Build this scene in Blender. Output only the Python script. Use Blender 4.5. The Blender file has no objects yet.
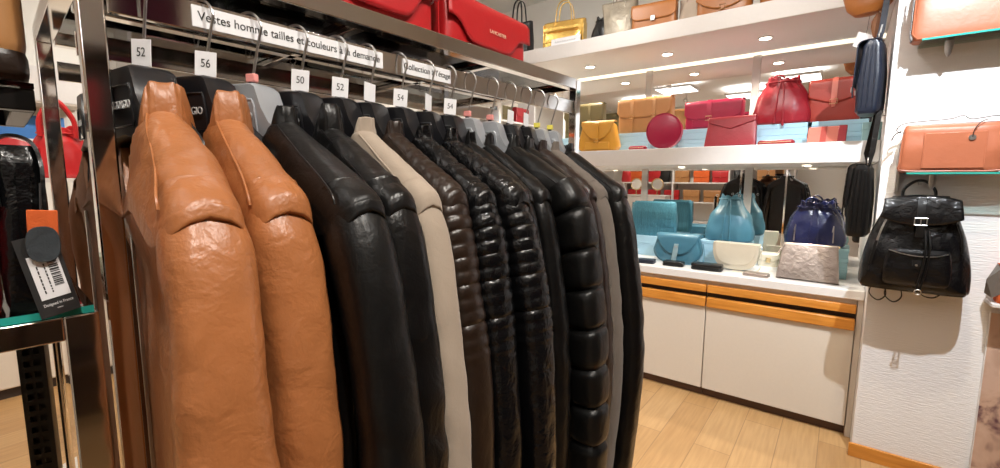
import bpy, math, random
from math import sin, cos, pi, radians, sqrt, atan2
from mathutils import Vector, noise, Matrix
R = radians
COL = bpy.context.scene.collection
rnd = random.Random(7)

# ------------------------------------------------------------------ camera
F_PX, YAW, PITCH, ROLL, EYE = 444.0, R(37.5), R(-6.8), R(0.395), 1.5
cf = Vector((-sin(YAW)*cos(PITCH), cos(YAW)*cos(PITCH), sin(PITCH)))
cr0 = Vector((cos(YAW), sin(YAW), 0)); cu0 = cr0.cross(cf)
cr = cos(ROLL)*cr0 + sin(ROLL)*cu0; cu = -sin(ROLL)*cr0 + cos(ROLL)*cu0
CAMP = Vector((0, 0, EYE))
cam_data = bpy.data.cameras.new('camera'); cam = bpy.data.objects.new('camera', cam_data); COL.objects.link(cam)
M3 = Matrix((cr, cu, -cf)).transposed()
cam.matrix_world = Matrix.Translation(CAMP) @ M3.to_4x4()
cam_data.sensor_width = 36; cam_data.lens = F_PX/1000*36; cam_data.clip_start = 0.02
bpy.context.scene.camera = cam

# ------------------------------------------------------------------ materials
def _mat(name):
    m = bpy.data.materials.new(name); m.use_nodes = True
    nt = m.node_tree; b = nt.nodes['Principled BSDF']
    return m, nt, b
def leather(name, rgb, rough=.42, bump=.12, scale=160, var=.18, spec=.5, metal=0, coat=0, sheen=0, stretch=None):
    m, nt, b = _mat(name); N = nt.nodes; L = nt.links
    tc = N.new('ShaderNodeTexCoord')
    n1 = N.new('ShaderNodeTexNoise'); n1.inputs['Scale'].default_value = 14; n1.inputs['Detail'].default_value = 5
    if stretch:
        mp = N.new('ShaderNodeMapping'); mp.inputs['Scale'].default_value = stretch; n1.inputs['Scale'].default_value = 1.6
        L.new(tc.outputs['Object'], mp.inputs['Vector']); L.new(mp.outputs['Vector'], n1.inputs['Vector'])
    else: L.new(tc.outputs['Object'], n1.inputs['Vector'])
    mx = N.new('ShaderNodeMix'); mx.data_type = 'RGBA'
    mx.inputs['A'].default_value = (*[c*(1-var) for c in rgb], 1)
    mx.inputs['B'].default_value = (*[min(1, c*(1+var)) for c in rgb], 1)
    L.new(n1.outputs['Fac'], mx.inputs['Factor']); L.new(mx.outputs['Result'], b.inputs['Base Color'])
    n2 = N.new('ShaderNodeTexNoise'); n2.inputs['Scale'].default_value = scale*2.2; n2.inputs['Detail'].default_value = 2
    L.new(tc.outputs['Object'], n2.inputs['Vector'])
    n3 = N.new('ShaderNodeTexNoise'); n3.inputs['Scale'].default_value = 34; n3.inputs['Detail'].default_value = 3; n3.inputs['Distortion'].default_value = .6
    L.new(tc.outputs['Object'], n3.inputs['Vector'])
    bp0 = N.new('ShaderNodeBump'); bp0.inputs['Strength'].default_value = min(1, bump*3.2); bp0.inputs['Distance'].default_value = .004
    L.new(n3.outputs['Fac'], bp0.inputs['Height'])
    bp = N.new('ShaderNodeBump'); bp.inputs['Strength'].default_value = min(1, bump*2.5); bp.inputs['Distance'].default_value = .0006
    L.new(n2.outputs['Fac'], bp.inputs['Height']); L.new(bp0.outputs['Normal'], bp.inputs['Normal']); L.new(bp.outputs['Normal'], b.inputs['Normal'])
    b.inputs['Roughness'].default_value = rough; b.inputs['Metallic'].default_value = metal
    b.inputs['Specular IOR Level'].default_value = spec; b.inputs['Coat Weight'].default_value = coat
    b.inputs['Coat Roughness'].default_value = .2
    if sheen: b.inputs['Sheen Weight'].default_value = sheen
    return m
def plain(name, rgb, rough=.5, metal=0, spec=.5, bump=0, scale=60, emit=0):
    m, nt, b = _mat(name); N = nt.nodes; L = nt.links
    tc = N.new('ShaderNodeTexCoord'); n1 = N.new('ShaderNodeTexNoise'); n1.inputs['Scale'].default_value = scale
    L.new(tc.outputs['Object'], n1.inputs['Vector'])
    mx = N.new('ShaderNodeMix'); mx.data_type = 'RGBA'
    mx.inputs['A'].default_value = (*[c*.97 for c in rgb], 1); mx.inputs['B'].default_value = (*[min(1, c*1.03) for c in rgb], 1)
    L.new(n1.outputs['Fac'], mx.inputs['Factor']); L.new(mx.outputs['Result'], b.inputs['Base Color'])
    b.inputs['Roughness'].default_value = rough; b.inputs['Metallic'].default_value = metal; b.inputs['Specular IOR Level'].default_value = spec
    if bump:
        bp = N.new('ShaderNodeBump'); bp.inputs['Strength'].default_value = bump; bp.inputs['Distance'].default_value = .01
        L.new(n1.outputs['Fac'], bp.inputs['Height']); L.new(bp.outputs['Normal'], b.inputs['Normal'])
    if emit:
        b.inputs['Emission Color'].default_value = (*rgb, 1); b.inputs['Emission Strength'].default_value = emit
    return m
def wood(name, c1, c2, rough=.35, scale=(2, 30, 30)):
    m, nt, b = _mat(name); N = nt.nodes; L = nt.links
    tc = N.new('ShaderNodeTexCoord'); mp = N.new('ShaderNodeMapping'); mp.inputs['Scale'].default_value = scale
    L.new(tc.outputs['Object'], mp.inputs['Vector'])
    n = N.new('ShaderNodeTexNoise'); n.inputs['Scale'].default_value = 2; n.inputs['Detail'].default_value = 6
    L.new(mp.outputs['Vector'], n.inputs['Vector'])
    r = N.new('ShaderNodeValToRGB'); r.color_ramp.elements[0].color = (*c1, 1); r.color_ramp.elements[1].color = (*c2, 1)
    r.color_ramp.elements[0].position = .3; r.color_ramp.elements[1].position = .7
    L.new(n.outputs['Fac'], r.inputs['Fac']); L.new(r.outputs['Color'], b.inputs['Base Color'])
    b.inputs['Roughness'].default_value = rough
    return m
def floor_mat():
    m, nt, b = _mat('laminate_floor'); N = nt.nodes; L = nt.links
    tc = N.new('ShaderNodeTexCoord'); mp = N.new('ShaderNodeMapping')
    mp.inputs['Rotation'].default_value = (0, 0, R(90))
    L.new(tc.outputs['Object'], mp.inputs['Vector'])
    br = N.new('ShaderNodeTexBrick'); br.offset = .37
    br.inputs['Scale'].default_value = 1; br.inputs['Brick Width'].default_value = 1.3; br.inputs['Row Height'].default_value = .19
    br.inputs['Mortar Size'].default_value = .0022; br.inputs['Mortar Smooth'].default_value = .1
    br.inputs['Color1'].default_value = (.49, .285, .12, 1); br.inputs['Color2'].default_value = (.57, .355, .165, 1)
    br.inputs['Mortar'].default_value = (.34, .2, .09, 1)
    L.new(mp.outputs['Vector'], br.inputs['Vector'])
    mp2 = N.new('ShaderNodeMapping'); mp2.inputs['Scale'].default_value = (24, 1.6, 1); L.new(tc.outputs['Object'], mp2.inputs['Vector'])
    n = N.new('ShaderNodeTexNoise'); n.inputs['Scale'].default_value = 2.5; n.inputs['Detail'].default_value = 7
    L.new(mp2.outputs['Vector'], n.inputs['Vector'])
    r = N.new('ShaderNodeValToRGB'); r.color_ramp.elements[0].color = (.84, .81, .77, 1); r.color_ramp.elements[1].color = (1, 1, 1, 1)
    r.color_ramp.elements[0].position = .3; r.color_ramp.elements[1].position = .65
    L.new(n.outputs['Fac'], r.inputs['Fac'])
    mx = N.new('ShaderNodeMix'); mx.data_type = 'RGBA'; mx.blend_type = 'MULTIPLY'; mx.inputs['Factor'].default_value = 1
    L.new(br.outputs['Color'], mx.inputs['A']); L.new(r.outputs['Color'], mx.inputs['B'])
    L.new(mx.outputs['Result'], b.inputs['Base Color']); b.inputs['Roughness'].default_value = .33
    return m
def plaster_mat(name, rgb, sx=12, sz=70, st=.5):
    m, nt, b = _mat(name); N = nt.nodes; L = nt.links
    tc = N.new('ShaderNodeTexCoord'); mp = N.new('ShaderNodeMapping'); mp.inputs['Scale'].default_value = (sx, sx, sz)
    L.new(tc.outputs['Object'], mp.inputs['Vector'])
    n = N.new('ShaderNodeTexNoise'); n.inputs['Scale'].default_value = 2.2; n.inputs['Detail'].default_value = 5
    L.new(mp.outputs['Vector'], n.inputs['Vector'])
    bp = N.new('ShaderNodeBump'); bp.inputs['Strength'].default_value = st; bp.inputs['Distance'].default_value = .006
    L.new(n.outputs['Fac'], bp.inputs['Height']); L.new(bp.outputs['Normal'], b.inputs['Normal'])
    b.inputs['Base Color'].default_value = (*rgb, 1); b.inputs['Roughness'].default_value = .85
    return m
def glossy(name, rgb, rough):
    m, nt, b = _mat(name)
    b.inputs['Base Color'].default_value = (*rgb, 1); b.inputs['Metallic'].default_value = 1; b.inputs['Roughness'].default_value = rough
    return m
def pane_mat(name, tint):
    m, nt, b = _mat(name); N = nt.nodes; L = nt.links
    N.remove(b); out = N['Material Output']
    t = N.new('ShaderNodeBsdfTransparent'); t.inputs['Color'].default_value = (*tint, 1)
    g = N.new('ShaderNodeBsdfGlossy'); g.inputs['Roughness'].default_value = .02
    f = N.new('ShaderNodeFresnel'); f.inputs['IOR'].default_value = 1.6
    mx = N.new('ShaderNodeMixShader'); L.new(f.outputs[0], mx.inputs[0]); L.new(t.outputs[0], mx.inputs[1]); L.new(g.outputs[0], mx.inputs[2])
    L.new(mx.outputs[0], out.inputs['Surface'])
    return m
def print_mat():
    m, nt, b = _mat('poster_print'); N = nt.nodes; L = nt.links
    tc = N.new('ShaderNodeTexCoord'); n = N.new('ShaderNodeTexNoise'); n.inputs['Scale'].default_value = 5; n.inputs['Detail'].default_value = 3
    n.inputs['Distortion'].default_value = 1.5
    L.new(tc.outputs['Object'], n.inputs['Vector'])
    r = N.new('ShaderNodeValToRGB'); e = r.color_ramp.elements
    e[0].position = .36; e[0].color = (.12, .05, .06, 1); e[1].position = .5; e[1].color = (.50, .33, .24, 1)
    x = e.new(.62); x.color = (.56, .38, .29, 1)
    L.new(n.outputs['Fac'], r.inputs['Fac']); L.new(r.outputs['Color'], b.inputs['Base Color']); b.inputs['Roughness'].default_value = .5
    return m

MT = {}
def mk():
    M = MT
    M['tan'] = leather('tan_leather', (.37, .135, .045), .36, .22, 120, .22)
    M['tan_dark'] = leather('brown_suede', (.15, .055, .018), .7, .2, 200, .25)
    M['black'] = leather('black_leather', (.0042, .004, .004), .30, .18, 170, .2, .38)
    M['black_satin'] = leather('black_satin_leather', (.0046, .0045, .0044), .37, .12, 150, .2, .34)
    M['black_gloss'] = leather('black_glossy_leather', (.004, .004, .0045), .24, .32, 110, .2, .42)
    M['dkbrown'] = leather('dark_brown_leather', (.020, .011, .007), .33, .15, 150, .2)
    M['espresso'] = leather('espresso_leather', (.016, .008, .006), .36, .15, 150, .2)
    M['beige'] = leather('beige_suede', (.37, .30, .235), .85, .12, 240, .14, .2, sheen=.2)
    M['greysuede'] = leather('grey_suede', (.15, .125, .105), .85, .16, 240, .2, .2, sheen=.15)
    M['lining'] = plain('dark_lining', (.010, .009, .009), .8)
    M['red'] = leather('red_leather', (.42, .011, .014), .40, .06, 220, .08)
    M['darkred'] = leather('dark_red_leather', (.30, .008, .014), .4, .08, 200, .1)
    M['crimson'] = leather('crimson_leather', (.34, .010, .048), .36, .08, 180, .12)
    M['cherry'] = leather('cherry_leather', (.27, .010, .020), .38, .12, 140, .2)
    M['brick'] = leather('brick_red_leather', (.30, .028, .016), .42, .08, 180, .12)
    M['coral'] = leather('coral_leather', (.52, .13, .09), .45, .06, 180, .1)
    M['camel'] = leather('camel_leather', (.38, .18, .062), .42, .08, 170, .12)
    M['cognac'] = leather('cognac_leather', (.35, .125, .027), .4, .08, 170, .14)
    M['yellow'] = leather('yellow_leather', (.60, .29, .03), .42, .08, 170, .12)
    M['olive'] = leather('olive_leather', (.10, .075, .025), .45, .08, 170, .12)
    M['paleteal'] = leather('pale_teal_metallic_leather', (.35, .50, .55), .35, .1, 160, .1, .5, .4)
    M['navy'] = leather('navy_leather', (.010, .014, .060), .25, .2, 90, .3)
    M['inknavy'] = leather('ink_blue_leather', (.007, .011, .023), .34, .12, 160, .2)
    M['teal'] = leather('teal_leather', (.050, .165, .235), .42, .1, 160, .14)
    M['teal_suede'] = leather('teal_suede', (.05, .20, .28), .6, .25, 200, .45, stretch=(90, 90, 2.5))
    M['ivory'] = leather('pearl_leather', (.72, .66, .53), .3, .15, 120, .06, .6, .25)
    M['pewter'] = leather('metallic_taupe_leather', (.42, .35, .31), .32, .3, 60, .3, .6, .75)
    M['gold'] = leather('gold_leather', (.85, .56, .16), .24, .25, 40, .2, .6, .85)
    M['greysnake'] = leather('snake_print_leather', (.30, .26, .20), .4, .3, 50, .6, .5, .3)
    M['terra'] = leather('terracotta_leather', (.37, .115, .055), .42, .06, 190, .1)
    M['orange_suede'] = leather('orange_suede', (.62, .11, .02), .9, .3, 260, .12)
    M['greyfelt'] = leather('grey_felt', (.035, .042, .048), .95, .3, 260, .12)
    M['chrome'] = glossy('polished_chrome', (.80, .78, .76), .07)
    M['brushed'] = glossy('brushed_steel', (.55, .54, .53), .28)
    M['brass'] = glossy('pale_brass', (.78, .62, .36), .25)
    M['mirror'] = glossy('silver_mirror', (.93, .93, .92), .0)
    M['pane'] = pane_mat('clear_pane', (.93, .96, .95))
    M['paneteal'] = pane_mat('green_tinted_pane', (.80, .93, .90))
    M['edge'] = plain('green_glass_edge', (.03, .36, .30), .15)
    M['blackplastic'] = plain('black_plastic', (.010, .010, .012), .3, 0, .5)
    M['greyplastic'] = plain('silver_plastic', (.40, .42, .45), .35, .35)
    M['silverprint'] = plain('silver_print', (.62, .62, .62), .4)
    M['goldprint'] = plain('gold_print', (.85, .68, .48), .3, .3)
    M['paper'] = plain('white_paper', (.82, .82, .84), .7)
    M['ink'] = plain('dark_ink', (.02, .02, .02), .6)
    M['pink'] = plain('pink_plastic', (.85, .33, .30), .45)
    M['yellowclip'] = plain('yellow_plastic', (.80, .72, .12), .45)
    M['white'] = plain('white_paint', (.67, .65, .635), .5)
    M['cream'] = plain('cream_laminate', (.67, .61, .53), .4)
    M['counter'] = plain('white_worktop', (.74, .72, .70), .3)
    M['oak'] = wood('honey_oak', (.52, .19, .025), (.70, .30, .055), .3)
    M['lightwood'] = wood('light_hanger_wood', (.50, .27, .10), (.66, .40, .17), .4)
    M['floor'] = floor_mat()
    M['plaster'] = plaster_mat('ribbed_white_wallcovering', (.80, .79, .785))
    M['wallpaint'] = plaster_mat('painted_wall', (.74, .72, .67), 20, 20, .15)
    M['ceilpaint'] = plaster_mat('painted_ceiling', (.86, .85, .82), 20, 20, .1)
    M['bluebox'] = plain('pale_blue_card', (.34, .55, .68), .6)
    M['tealbox'] = plain('grey_green_card', (.24, .40, .42), .6)
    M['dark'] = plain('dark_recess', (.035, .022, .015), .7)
    M['print'] = print_mat()
    M['lamp'] = plain('lit_lamp', (1, .90, .74), .5, emit=22)
    M['panel'] = plain('lit_panel', (1, .98, .955), .5, emit=4.5)
    M['trimglow'] = plain('glowing_trim_finish', (1, .90, .72), .5, emit=1.3)  # brightness of the lit mirror trim, put in as emission
    M['kick'] = plain('brown_plinth', (.10, .05, .03), .6)
    M['plum'] = plain('plum_fabric', (.20, .03, .09), .8)
    M['darkwood'] = wood('dark_stained_wood', (.035, .018, .010), (.07, .035, .018), .35)
    M['sky'] = plain('blue_print', (.05, .22, .62), .5)
    M['blackmetal'] = plain('black_metal', (.012, .011, .010), .35, .6)
mk()

# ------------------------------------------------------------------ mesh helpers
class MB:
    def __init__(s): s.v = []; s.f = []
    def add(s, vs, fs):
        k = len(s.v); s.v += [tuple(p) for p in vs]; s.f += [tuple(i+k for i in f) for f in fs]; return s
    def box(s, c, d, rz=0, rx=0, ry=0):
        m = Matrix.Rotation(rz, 3, 'Z') @ Matrix.Rotation(ry, 3, 'Y') @ Matrix.Rotation(rx, 3, 'X')
        vs = []
        for x in (-1, 1):
            for y in (-1, 1):
                for z in (-1, 1):
                    vs.append(m @ Vector((x*d[0]/2, y*d[1]/2, z*d[2]/2)) + Vector(c))
        return s.add(vs, [(0, 1, 3, 2), (4, 6, 7, 5), (0, 4, 5, 1), (2, 3, 7, 6), (0, 2, 6, 4), (1, 5, 7, 3)])
    def bx(s, x0, x1, y0, y1, z0, z1):
        return s.box(((x0+x1)/2, (y0+y1)/2, (z0+z1)/2), (abs(x1-x0), abs(y1-y0), abs(z1-z0)))
    def rings(s, rs, cap0=True, cap1=True, closed=False):
        n = len(rs[0]); vs = [p for r in rs for p in r]; fs = []
        m = len(rs)
        for i in range(m if closed else m-1):
            a = i*n; b = ((i+1) % m)*n
            for j in range(n):
                k = (j+1) % n; fs.append((a+j, a+k, b+k, b+j))
        if not closed:
            if cap0: fs.append(tuple(reversed(range(n))))
            if cap1: fs.append(tuple(range((m-1)*n, m*n)))
        return s.add(vs, fs)
    def tube(s, pts, r, seg=8, closed=False):
        pts = [Vector(p) for p in pts]; n = len(pts); rs = []
        ref = Vector((0, 0, 1)); prev = None
        for i, p in enumerate(pts):
            t = (pts[(i+1) % n] - pts[i-1]) if closed else (pts[min(i+1, n-1)] - pts[max(i-1, 0)])
            if t.length < 1e-9: t = Vector((0, 0, 1))
            t.normalize()
            if prev is None:
                a = t.cross(ref)
                if a.length < .05: a = t.cross(Vector((1, 0, 0)))
            else:
                a = prev - t*prev.dot(t)
            a.normalize(); prev = a; b = t.cross(a)
            rr = r[i] if isinstance(r, (list, tuple)) else r
            rs.append([p + a*cos(2*pi*k/seg)*rr + b*sin(2*pi*k/seg)*rr for k in range(seg)])
        return s.rings(rs, closed=closed)
    def ribbon(s, pts, W, w, t):
        pts = [Vector(p) for p in pts]; W = Vector(W).normalized(); n = len(pts); rs = []
        for i, p in enumerate(pts):
            T = pts[min(i+1, n-1)] - pts[max(i-1, 0)]; T.normalize()
            N = T.cross(W); N.normalize()
            ww = w[i] if isinstance(w, (list, tuple)) else w
            rs.append([p + W*ww/2 + N*t/2, p - W*ww/2 + N*t/2, p - W*ww/2 - N*t/2, p + W*ww/2 - N*t/2])
        return s.rings(rs)
    def prism(s, out, y0, y1):        # outline in xz, extruded in y
        return s.rings([[Vector((x, y0, z)) for x, z in out], [Vector((x, y1, z)) for x, z in out]])
    def disc(s, c, r, h, axis='z', seg=32):
        rs = []
        for q in (-h/2, h/2):
            ring = []
            for k in range(seg):
                a = 2*pi*k/seg; u, v = r*cos(a), r*sin(a)
                ring.append(Vector(c) + (Vector((u, v, q)) if axis == 'z' else Vector((u, q, v)) if axis == 'y' else Vector((q, u, v))))
            rs.append(ring)
        return s.rings(rs)
    def sup(s, keys, n=48, m=24, cap0=True, cap1=True, fn=None):
        """keys: (z, a, b, e[, cx, cy]) super-ellipse rings, interpolated smoothly"""
        rs = []
        K = [tuple(k)+(0,)*(6-len(k)) for k in keys]
        for i in range(m+1):
            t = i/m*(len(K)-1); j = min(int(t), len(K)-2); q = t-j
            p0, p1, p2, p3 = K[max(j-1, 0)], K[j], K[j+1], K[min(j+2, len(K)-1)]
            v = []
            for c in range(6):
                lin = p1[c]*(1-q)+p2[c]*q
                cat = .5*(2*p1[c]+(p2[c]-p0[c])*q+(2*p0[c]-5*p1[c]+4*p2[c]-p3[c])*q*q+(3*p1[c]-p0[c]-3*p2[c]+p3[c])*q**3)
                v.append(cat if c in (1, 2) else lin)
            z, a, b, e, cx, cy = v; a = max(a, .0005); b = max(b, .0005)
            ring = []
            for k in range(n):
                th = 2*pi*k/n; C, S = cos(th), sin(th)
                x = a*math.copysign(abs(C)**(2/e), C); y = b*math.copysign(abs(S)**(2/e), S)
                if fn: x, y, zz = fn(x, y, z, th, i/m)
                else: zz = z
                ring.append(Vector((x+cx, y+cy, zz)))
            rs.append(ring)
        return s.rings(rs, cap0, cap1)
    def build(s, name, mat, parent=None, loc=None, rot=None, bevel=0, seg=2, smooth=True, ang=40, solid=0, subd=0, label=None):
        me = bpy.data.meshes.new(name); me.from_pydata([tuple(p) for p in s.v], [], s.f); me.validate()
        if smooth:
            me.polygons.foreach_set('use_smooth', [True]*len(me.polygons)); me.set_sharp_from_angle(angle=R(ang))
        o = bpy.data.objects.new(name, me); COL.objects.link(o)
        o.data.materials.append(MT[mat] if isinstance(mat, str) else mat)
        if parent: o.parent = parent
        if loc: o.location = loc
        if rot: o.rotation_euler = rot
        if solid:
            md = o.modifiers.new('solid', 'SOLIDIFY'); md.thickness = solid; md.offset = 0
        if bevel:
            md = o.modifiers.new('bevel', 'BEVEL'); md.width = bevel; md.segments = seg; md.limit_method = 'ANGLE'; md.angle_limit = R(40)
        if subd:
            md = o.modifiers.new('sub', 'SUBSURF'); md.levels = subd; md.render_levels = subd
        if label: o['label'] = label
        return o
def tag(o, label, cat, group=None):
    o['label'] = label; o['category'] = cat
    if group: o['group'] = group
    return o
def empty(name, loc, rz, label, cat, group=None, rx=0, ry=0):
    o = bpy.data.objects.new(name, None); COL.objects.link(o); o.empty_display_size = .05
    o.location = loc; o.rotation_euler = (rx, ry, rz)
    return tag(o, label, cat, group)
def copy_tree(o, parent=None):
    c = o.copy(); COL.objects.link(c)
    if parent: c.parent = parent
    for ch in list(o.children): copy_tree(ch, c)
    return c
def dup(o, loc, rz, label, group=None):
    c = copy_tree(o); c.location = loc; c.rotation_euler = (o.rotation_euler[0], o.rotation_euler[1], rz); c['label'] = label
    if group: c['group'] = group
    elif 'group' in c: del c['group']
    return c
def text(s, name, size, mat, parent, loc, rot, ext=.0003, align='CENTER', sx=1, fit=None):
    cu_ = bpy.data.curves.new(name, 'FONT'); cu_.body = s; cu_.size = size; cu_.extrude = ext; cu_.align_x = align; cu_.align_y = 'CENTER'
    tmp = bpy.data.objects.new(name, cu_); me = bpy.data.meshes.new_from_object(tmp); bpy.data.objects.remove(tmp)
    xs_ = [v.co.x for v in me.vertices]
    if fit: sx = fit/(max(xs_)-min(xs_))
    for v in me.vertices: v.co.x *= sx
    me.materials.clear(); me.materials.append(MT[mat]); me.name = name
    o = bpy.data.objects.new(name, me); COL.objects.link(o)
    o.parent = parent; o.location = loc; o.rotation_euler = rot
    return o
def struct(mb, name, mat, **k):
    o = mb.build(name, mat, **k); o['kind'] = 'structure'; return o
def B(x0, x1, y0, y1, z0, z1): return MB().bx(x0, x1, y0, y1, z0, z1)
def arc(cx, cz, r, a0, a1, n): return [(cx+r*cos(a0+(a1-a0)*i/n), cz+r*sin(a0+(a1-a0)*i/n)) for i in range(n+1)]
def smoothpath(pts, n=8):
    P = [Vector(p) for p in pts]; out = []
    for i in range(len(P)-1):
        p0, p1, p2, p3 = P[max(i-1, 0)], P[i], P[i+1], P[min(i+2, len(P)-1)]
        for k in range(n):
            q = k/n
            out.append(.5*(2*p1+(p2-p0)*q+(2*p0-5*p1+4*p2-p3)*q*q+(3*p1-p0-3*p2+p3)*q**3))
    out.append(P[-1]); return out

# ------------------------------------------------------------------ room shell
YF, YM = 3.225, 3.97           # front of the display wall / its mirrors
struct(B(-5, 2.7, -3.4, 4.1, -.1, 0), 'floor', 'floor')
struct(B(-5, 2.7, -3.4, 4.1, 3.29, 3.39), 'ceiling', 'ceilpaint')
struct(B(-5, 2.7, 3.985, 4.1, 0, 3.29), 'wall_back', 'wallpaint')
struct(B(-5, -4.85, -3.3, 3.985, 0, 3.29), 'wall_left', 'wallpaint')
struct(B(2.55, 2.7, -3.3, 3.985, 0, 3.29), 'wall_right', 'wallpaint')
struct(B(-5, 2.7, -3.4, -3.3, 0, 3.29), 'wall_front', 'wallpaint')
struct(B(.148, 2.55, 3.03, 3.985, 0, 3.29), 'wall_right_return', 'plaster')
struct(B(.135, 2.55, 3.012, 3.03, 0, .075), 'baseboard_right_return', 'oak', bevel=.003)
struct(B(-4.85, .148, YF, 3.985, 2.476, 2.591), 'trim_1', 'white', bevel=.004)         # lit soffit that doubles as the top display ledge

# mirrors and the uprights between them
XD = [-3.06, -2.23, -1.412, -.592]
zs = ((1.738, 2.476, 'upper'), (.892, 1.618, 'lower'))
xs = [-4.0]+XD+[.148]
for lo, hi, nm in zs:
    for i in range(5):
        o = B(xs[i]+.001, xs[i+1]-.001, YM, YM+.014, lo+.001, hi-.001).build('mirror_panel', 'mirror', smooth=False)
        side = ['far left end', 'second from far left end', 'middle', 'second from white pillar', 'next to white pillar'][i]
        tag(o, 'tall wall mirror panel %s of %s row %s' % (side, nm, 'above bag shelf' if nm == 'upper' else 'behind counter'), 'mirror', nm+' mirror panels of the display wall')
    for x in XD:
        struct(B(x-.027, x+.027, YM-.013, YM-.0005, lo, hi), 'trim_2', 'white', bevel=.002)
e = tag(B(-4.0, .147, YM-.030, YM-.015, 2.460, 2.4755).build('glowing_trim', 'trimglow', bevel=.002), 'slim edge trim made to glow along the back of the soffit above the mirrors', 'light')  # edge trim above the mirrors, no lamp; its lit look is emission
struct(B(-4.85, -4.0, 3.2, 3.985, 0, 2.476), 'wall_back_panel', 'wallpaint')

# middle shelf, counter, cabinets
sh = tag(B(-4.0, .147, YF, YM-.002, 1.618, 1.738).build('display_shelf', 'white', bevel=.004), 'thick white wall shelf carrying the red and tan bags', 'shelf')
ct = tag(B(-4.0, .147, YF-.012, YM-.002, .835, .89).build('counter_worktop', 'counter', bevel=.005), 'white worktop under the mirror carrying the blue and navy bags', 'worktop')
def cabinet(x0, x1, label):
    e = empty('base_cabinet', ((x0+x1)/2, YF, 0), 0, label, 'cabinet', 'white base cabinets under the worktop')
    h = (x1-x0)/2-.0015
    B(-h, h, .022, .72, .067, .834).build('carcass', 'cream', e)
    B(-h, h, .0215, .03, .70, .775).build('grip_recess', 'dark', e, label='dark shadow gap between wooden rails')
    d = B(-h+.002, h-.002, 0, .021, .068, .70).build('door', 'cream', e, bevel=.002)
    B(-h+.002, h-.002, -.022, .0205, .655, .722).build('handle_rail', 'oak', d, bevel=.007, seg=3, label='honey oak grip rail')
    B(-h+.002, h-.002, -.018, .0205, .755, .806).build('upper_rail', 'oak', e, bevel=.004, label='honey oak top rail')
    B(-h, h, .05, .07, 0, .066).build('plinth', 'kick', e)
    return e
cabinet(-.684, .118, 'white cabinet with orange oak rails beside the white pillar')
cabinet(-1.49, -.684, 'white cabinet with orange oak rails, second from the white pillar')
cabinet(-2.29, -1.49, 'white cabinet with orange oak rails, third from the white pillar')
cabinet(-3.09, -2.29, 'white cabinet with orange oak rails, farthest from the white pillar')
tag(B(.119, .147, YF+.01, YM-.01, 0, .834).build('filler_panel', 'cream', bevel=.002), 'narrow cream filler panel between cabinet and white pillar', 'panel')

def downlight(loc, label, power, ang, r=.036, grp='recessed spotlights above the bag shelf', col=(1, .89, .74)):
    e = empty('downlight', loc, 0, label, 'light', grp)
    rs = []
    for rr, z in ((r*1.0, -.001), (r*1.28, -.001), (r*1.30, -.006), (r*1.0, -.008)):
        rs.append([Vector((rr*cos(2*pi*k/32), rr*sin(2*pi*k/32), z)) for k in range(32)])
    MB().rings(rs, closed=True).build('trim_ring', 'white', e)
    MB().disc((0, 0, -.003), r*.98, .004).build('lens', 'lamp', e, label='glowing lamp')
    l = bpy.data.lights.new('lamp', 'SPOT'); l.energy = power; l.spot_size = R(ang); l.spot_blend = .6; l.color = col; l.shadow_soft_size = r
    lo = bpy.data.objects.new('lamp', l); COL.objects.link(lo); lo.parent = e; lo.location = (0, 0, -.012)
for i, x in enumerate((-3.09, -2.44, -1.79, -1.145, -.495)):
    downlight((x, 3.58, 2.476), 'round soffit spotlight over the bag shelf, %s from the white pillar' % ('fifth', 'fourth', 'third', 'second', 'first')[i], 36, 140)
for i, x in enumerate((-2.65, -1.85, -1.0, -.2)):
    downlight((x, 3.60, 1.618), 'small spotlight under the thick shelf, %s from the white pillar' % ('fourth', 'third', 'second', 'first')[i], 17, 150, .025, 'small spotlights over the counter')

# ------------------------------------------------------------------ ceiling panels added as fill light, and the spotlight builder
PANELS = [(-3.6, -1.8), (-3.6, .8), (-1.6, -1.8), (-1.6, .9), (.6, -1.8), (-2.6, 2.4), (-2.5, -.5), (-.7, -.7)]  # last two sit where the mirrors show glare, the others are fill
for i, (x, y) in enumerate(PANELS):
    e = empty('ceiling_fill_panel', (x, y, 3.17), 0, 'square ceiling fill-light panel, seen only in the mirrors', 'light', 'ceiling fill-light panels')
    b = MB()
    for s in (-1, 1):
        b.box((s*.31, 0, -.02), (.02, .64, .038)); b.box((0, s*.31, -.02), (.60, .02, .038))
    b.build('frame', 'white', e); B(-.30, .30, -.30, .30, -.03, .004).build('diffuser', 'panel', e)
    for sx in (-.25, .25): MB().tube([(sx, 0, .004), (sx, 0, .1195)], .004, 8).build('rod', 'white', e)
def spotlamp(loc, target, power, size, label, soft=.03, col=(1, .86, .68)):
    d = Vector(target)-Vector(loc); q = d.to_track_quat('-Z', 'Y').to_euler()
    e = empty('ceiling_spotlight', loc, 0, label, 'light', 'adjustable spotlights on the ceiling')
    MB().tube([(0, 0, 3.29-loc[2]), (0, 0, .02)], .008).build('stem', 'white', e)
    h = MB().sup([(.11, .020, .020, 2), (.10, .035, .035, 2), (.0, .042, .042, 2), (-.02, .046, .046, 2), (-.012, .036, .036, 2)], 24, 16).build('lamp_head', 'white', e, rot=q)
    MB().disc((0, 0, -.018), .034, .004).build('lens', 'lamp', h)
    l = bpy.data.lights.new('lamp', 'SPOT'); l.energy = power; l.spot_size = R(size); l.spot_blend = .5; l.color = col; l.shadow_soft_size = soft
    lo = bpy.data.objects.new('lamp', l); COL.objects.link(lo); lo.parent = h; lo.location = (0, 0, -.05)
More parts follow.
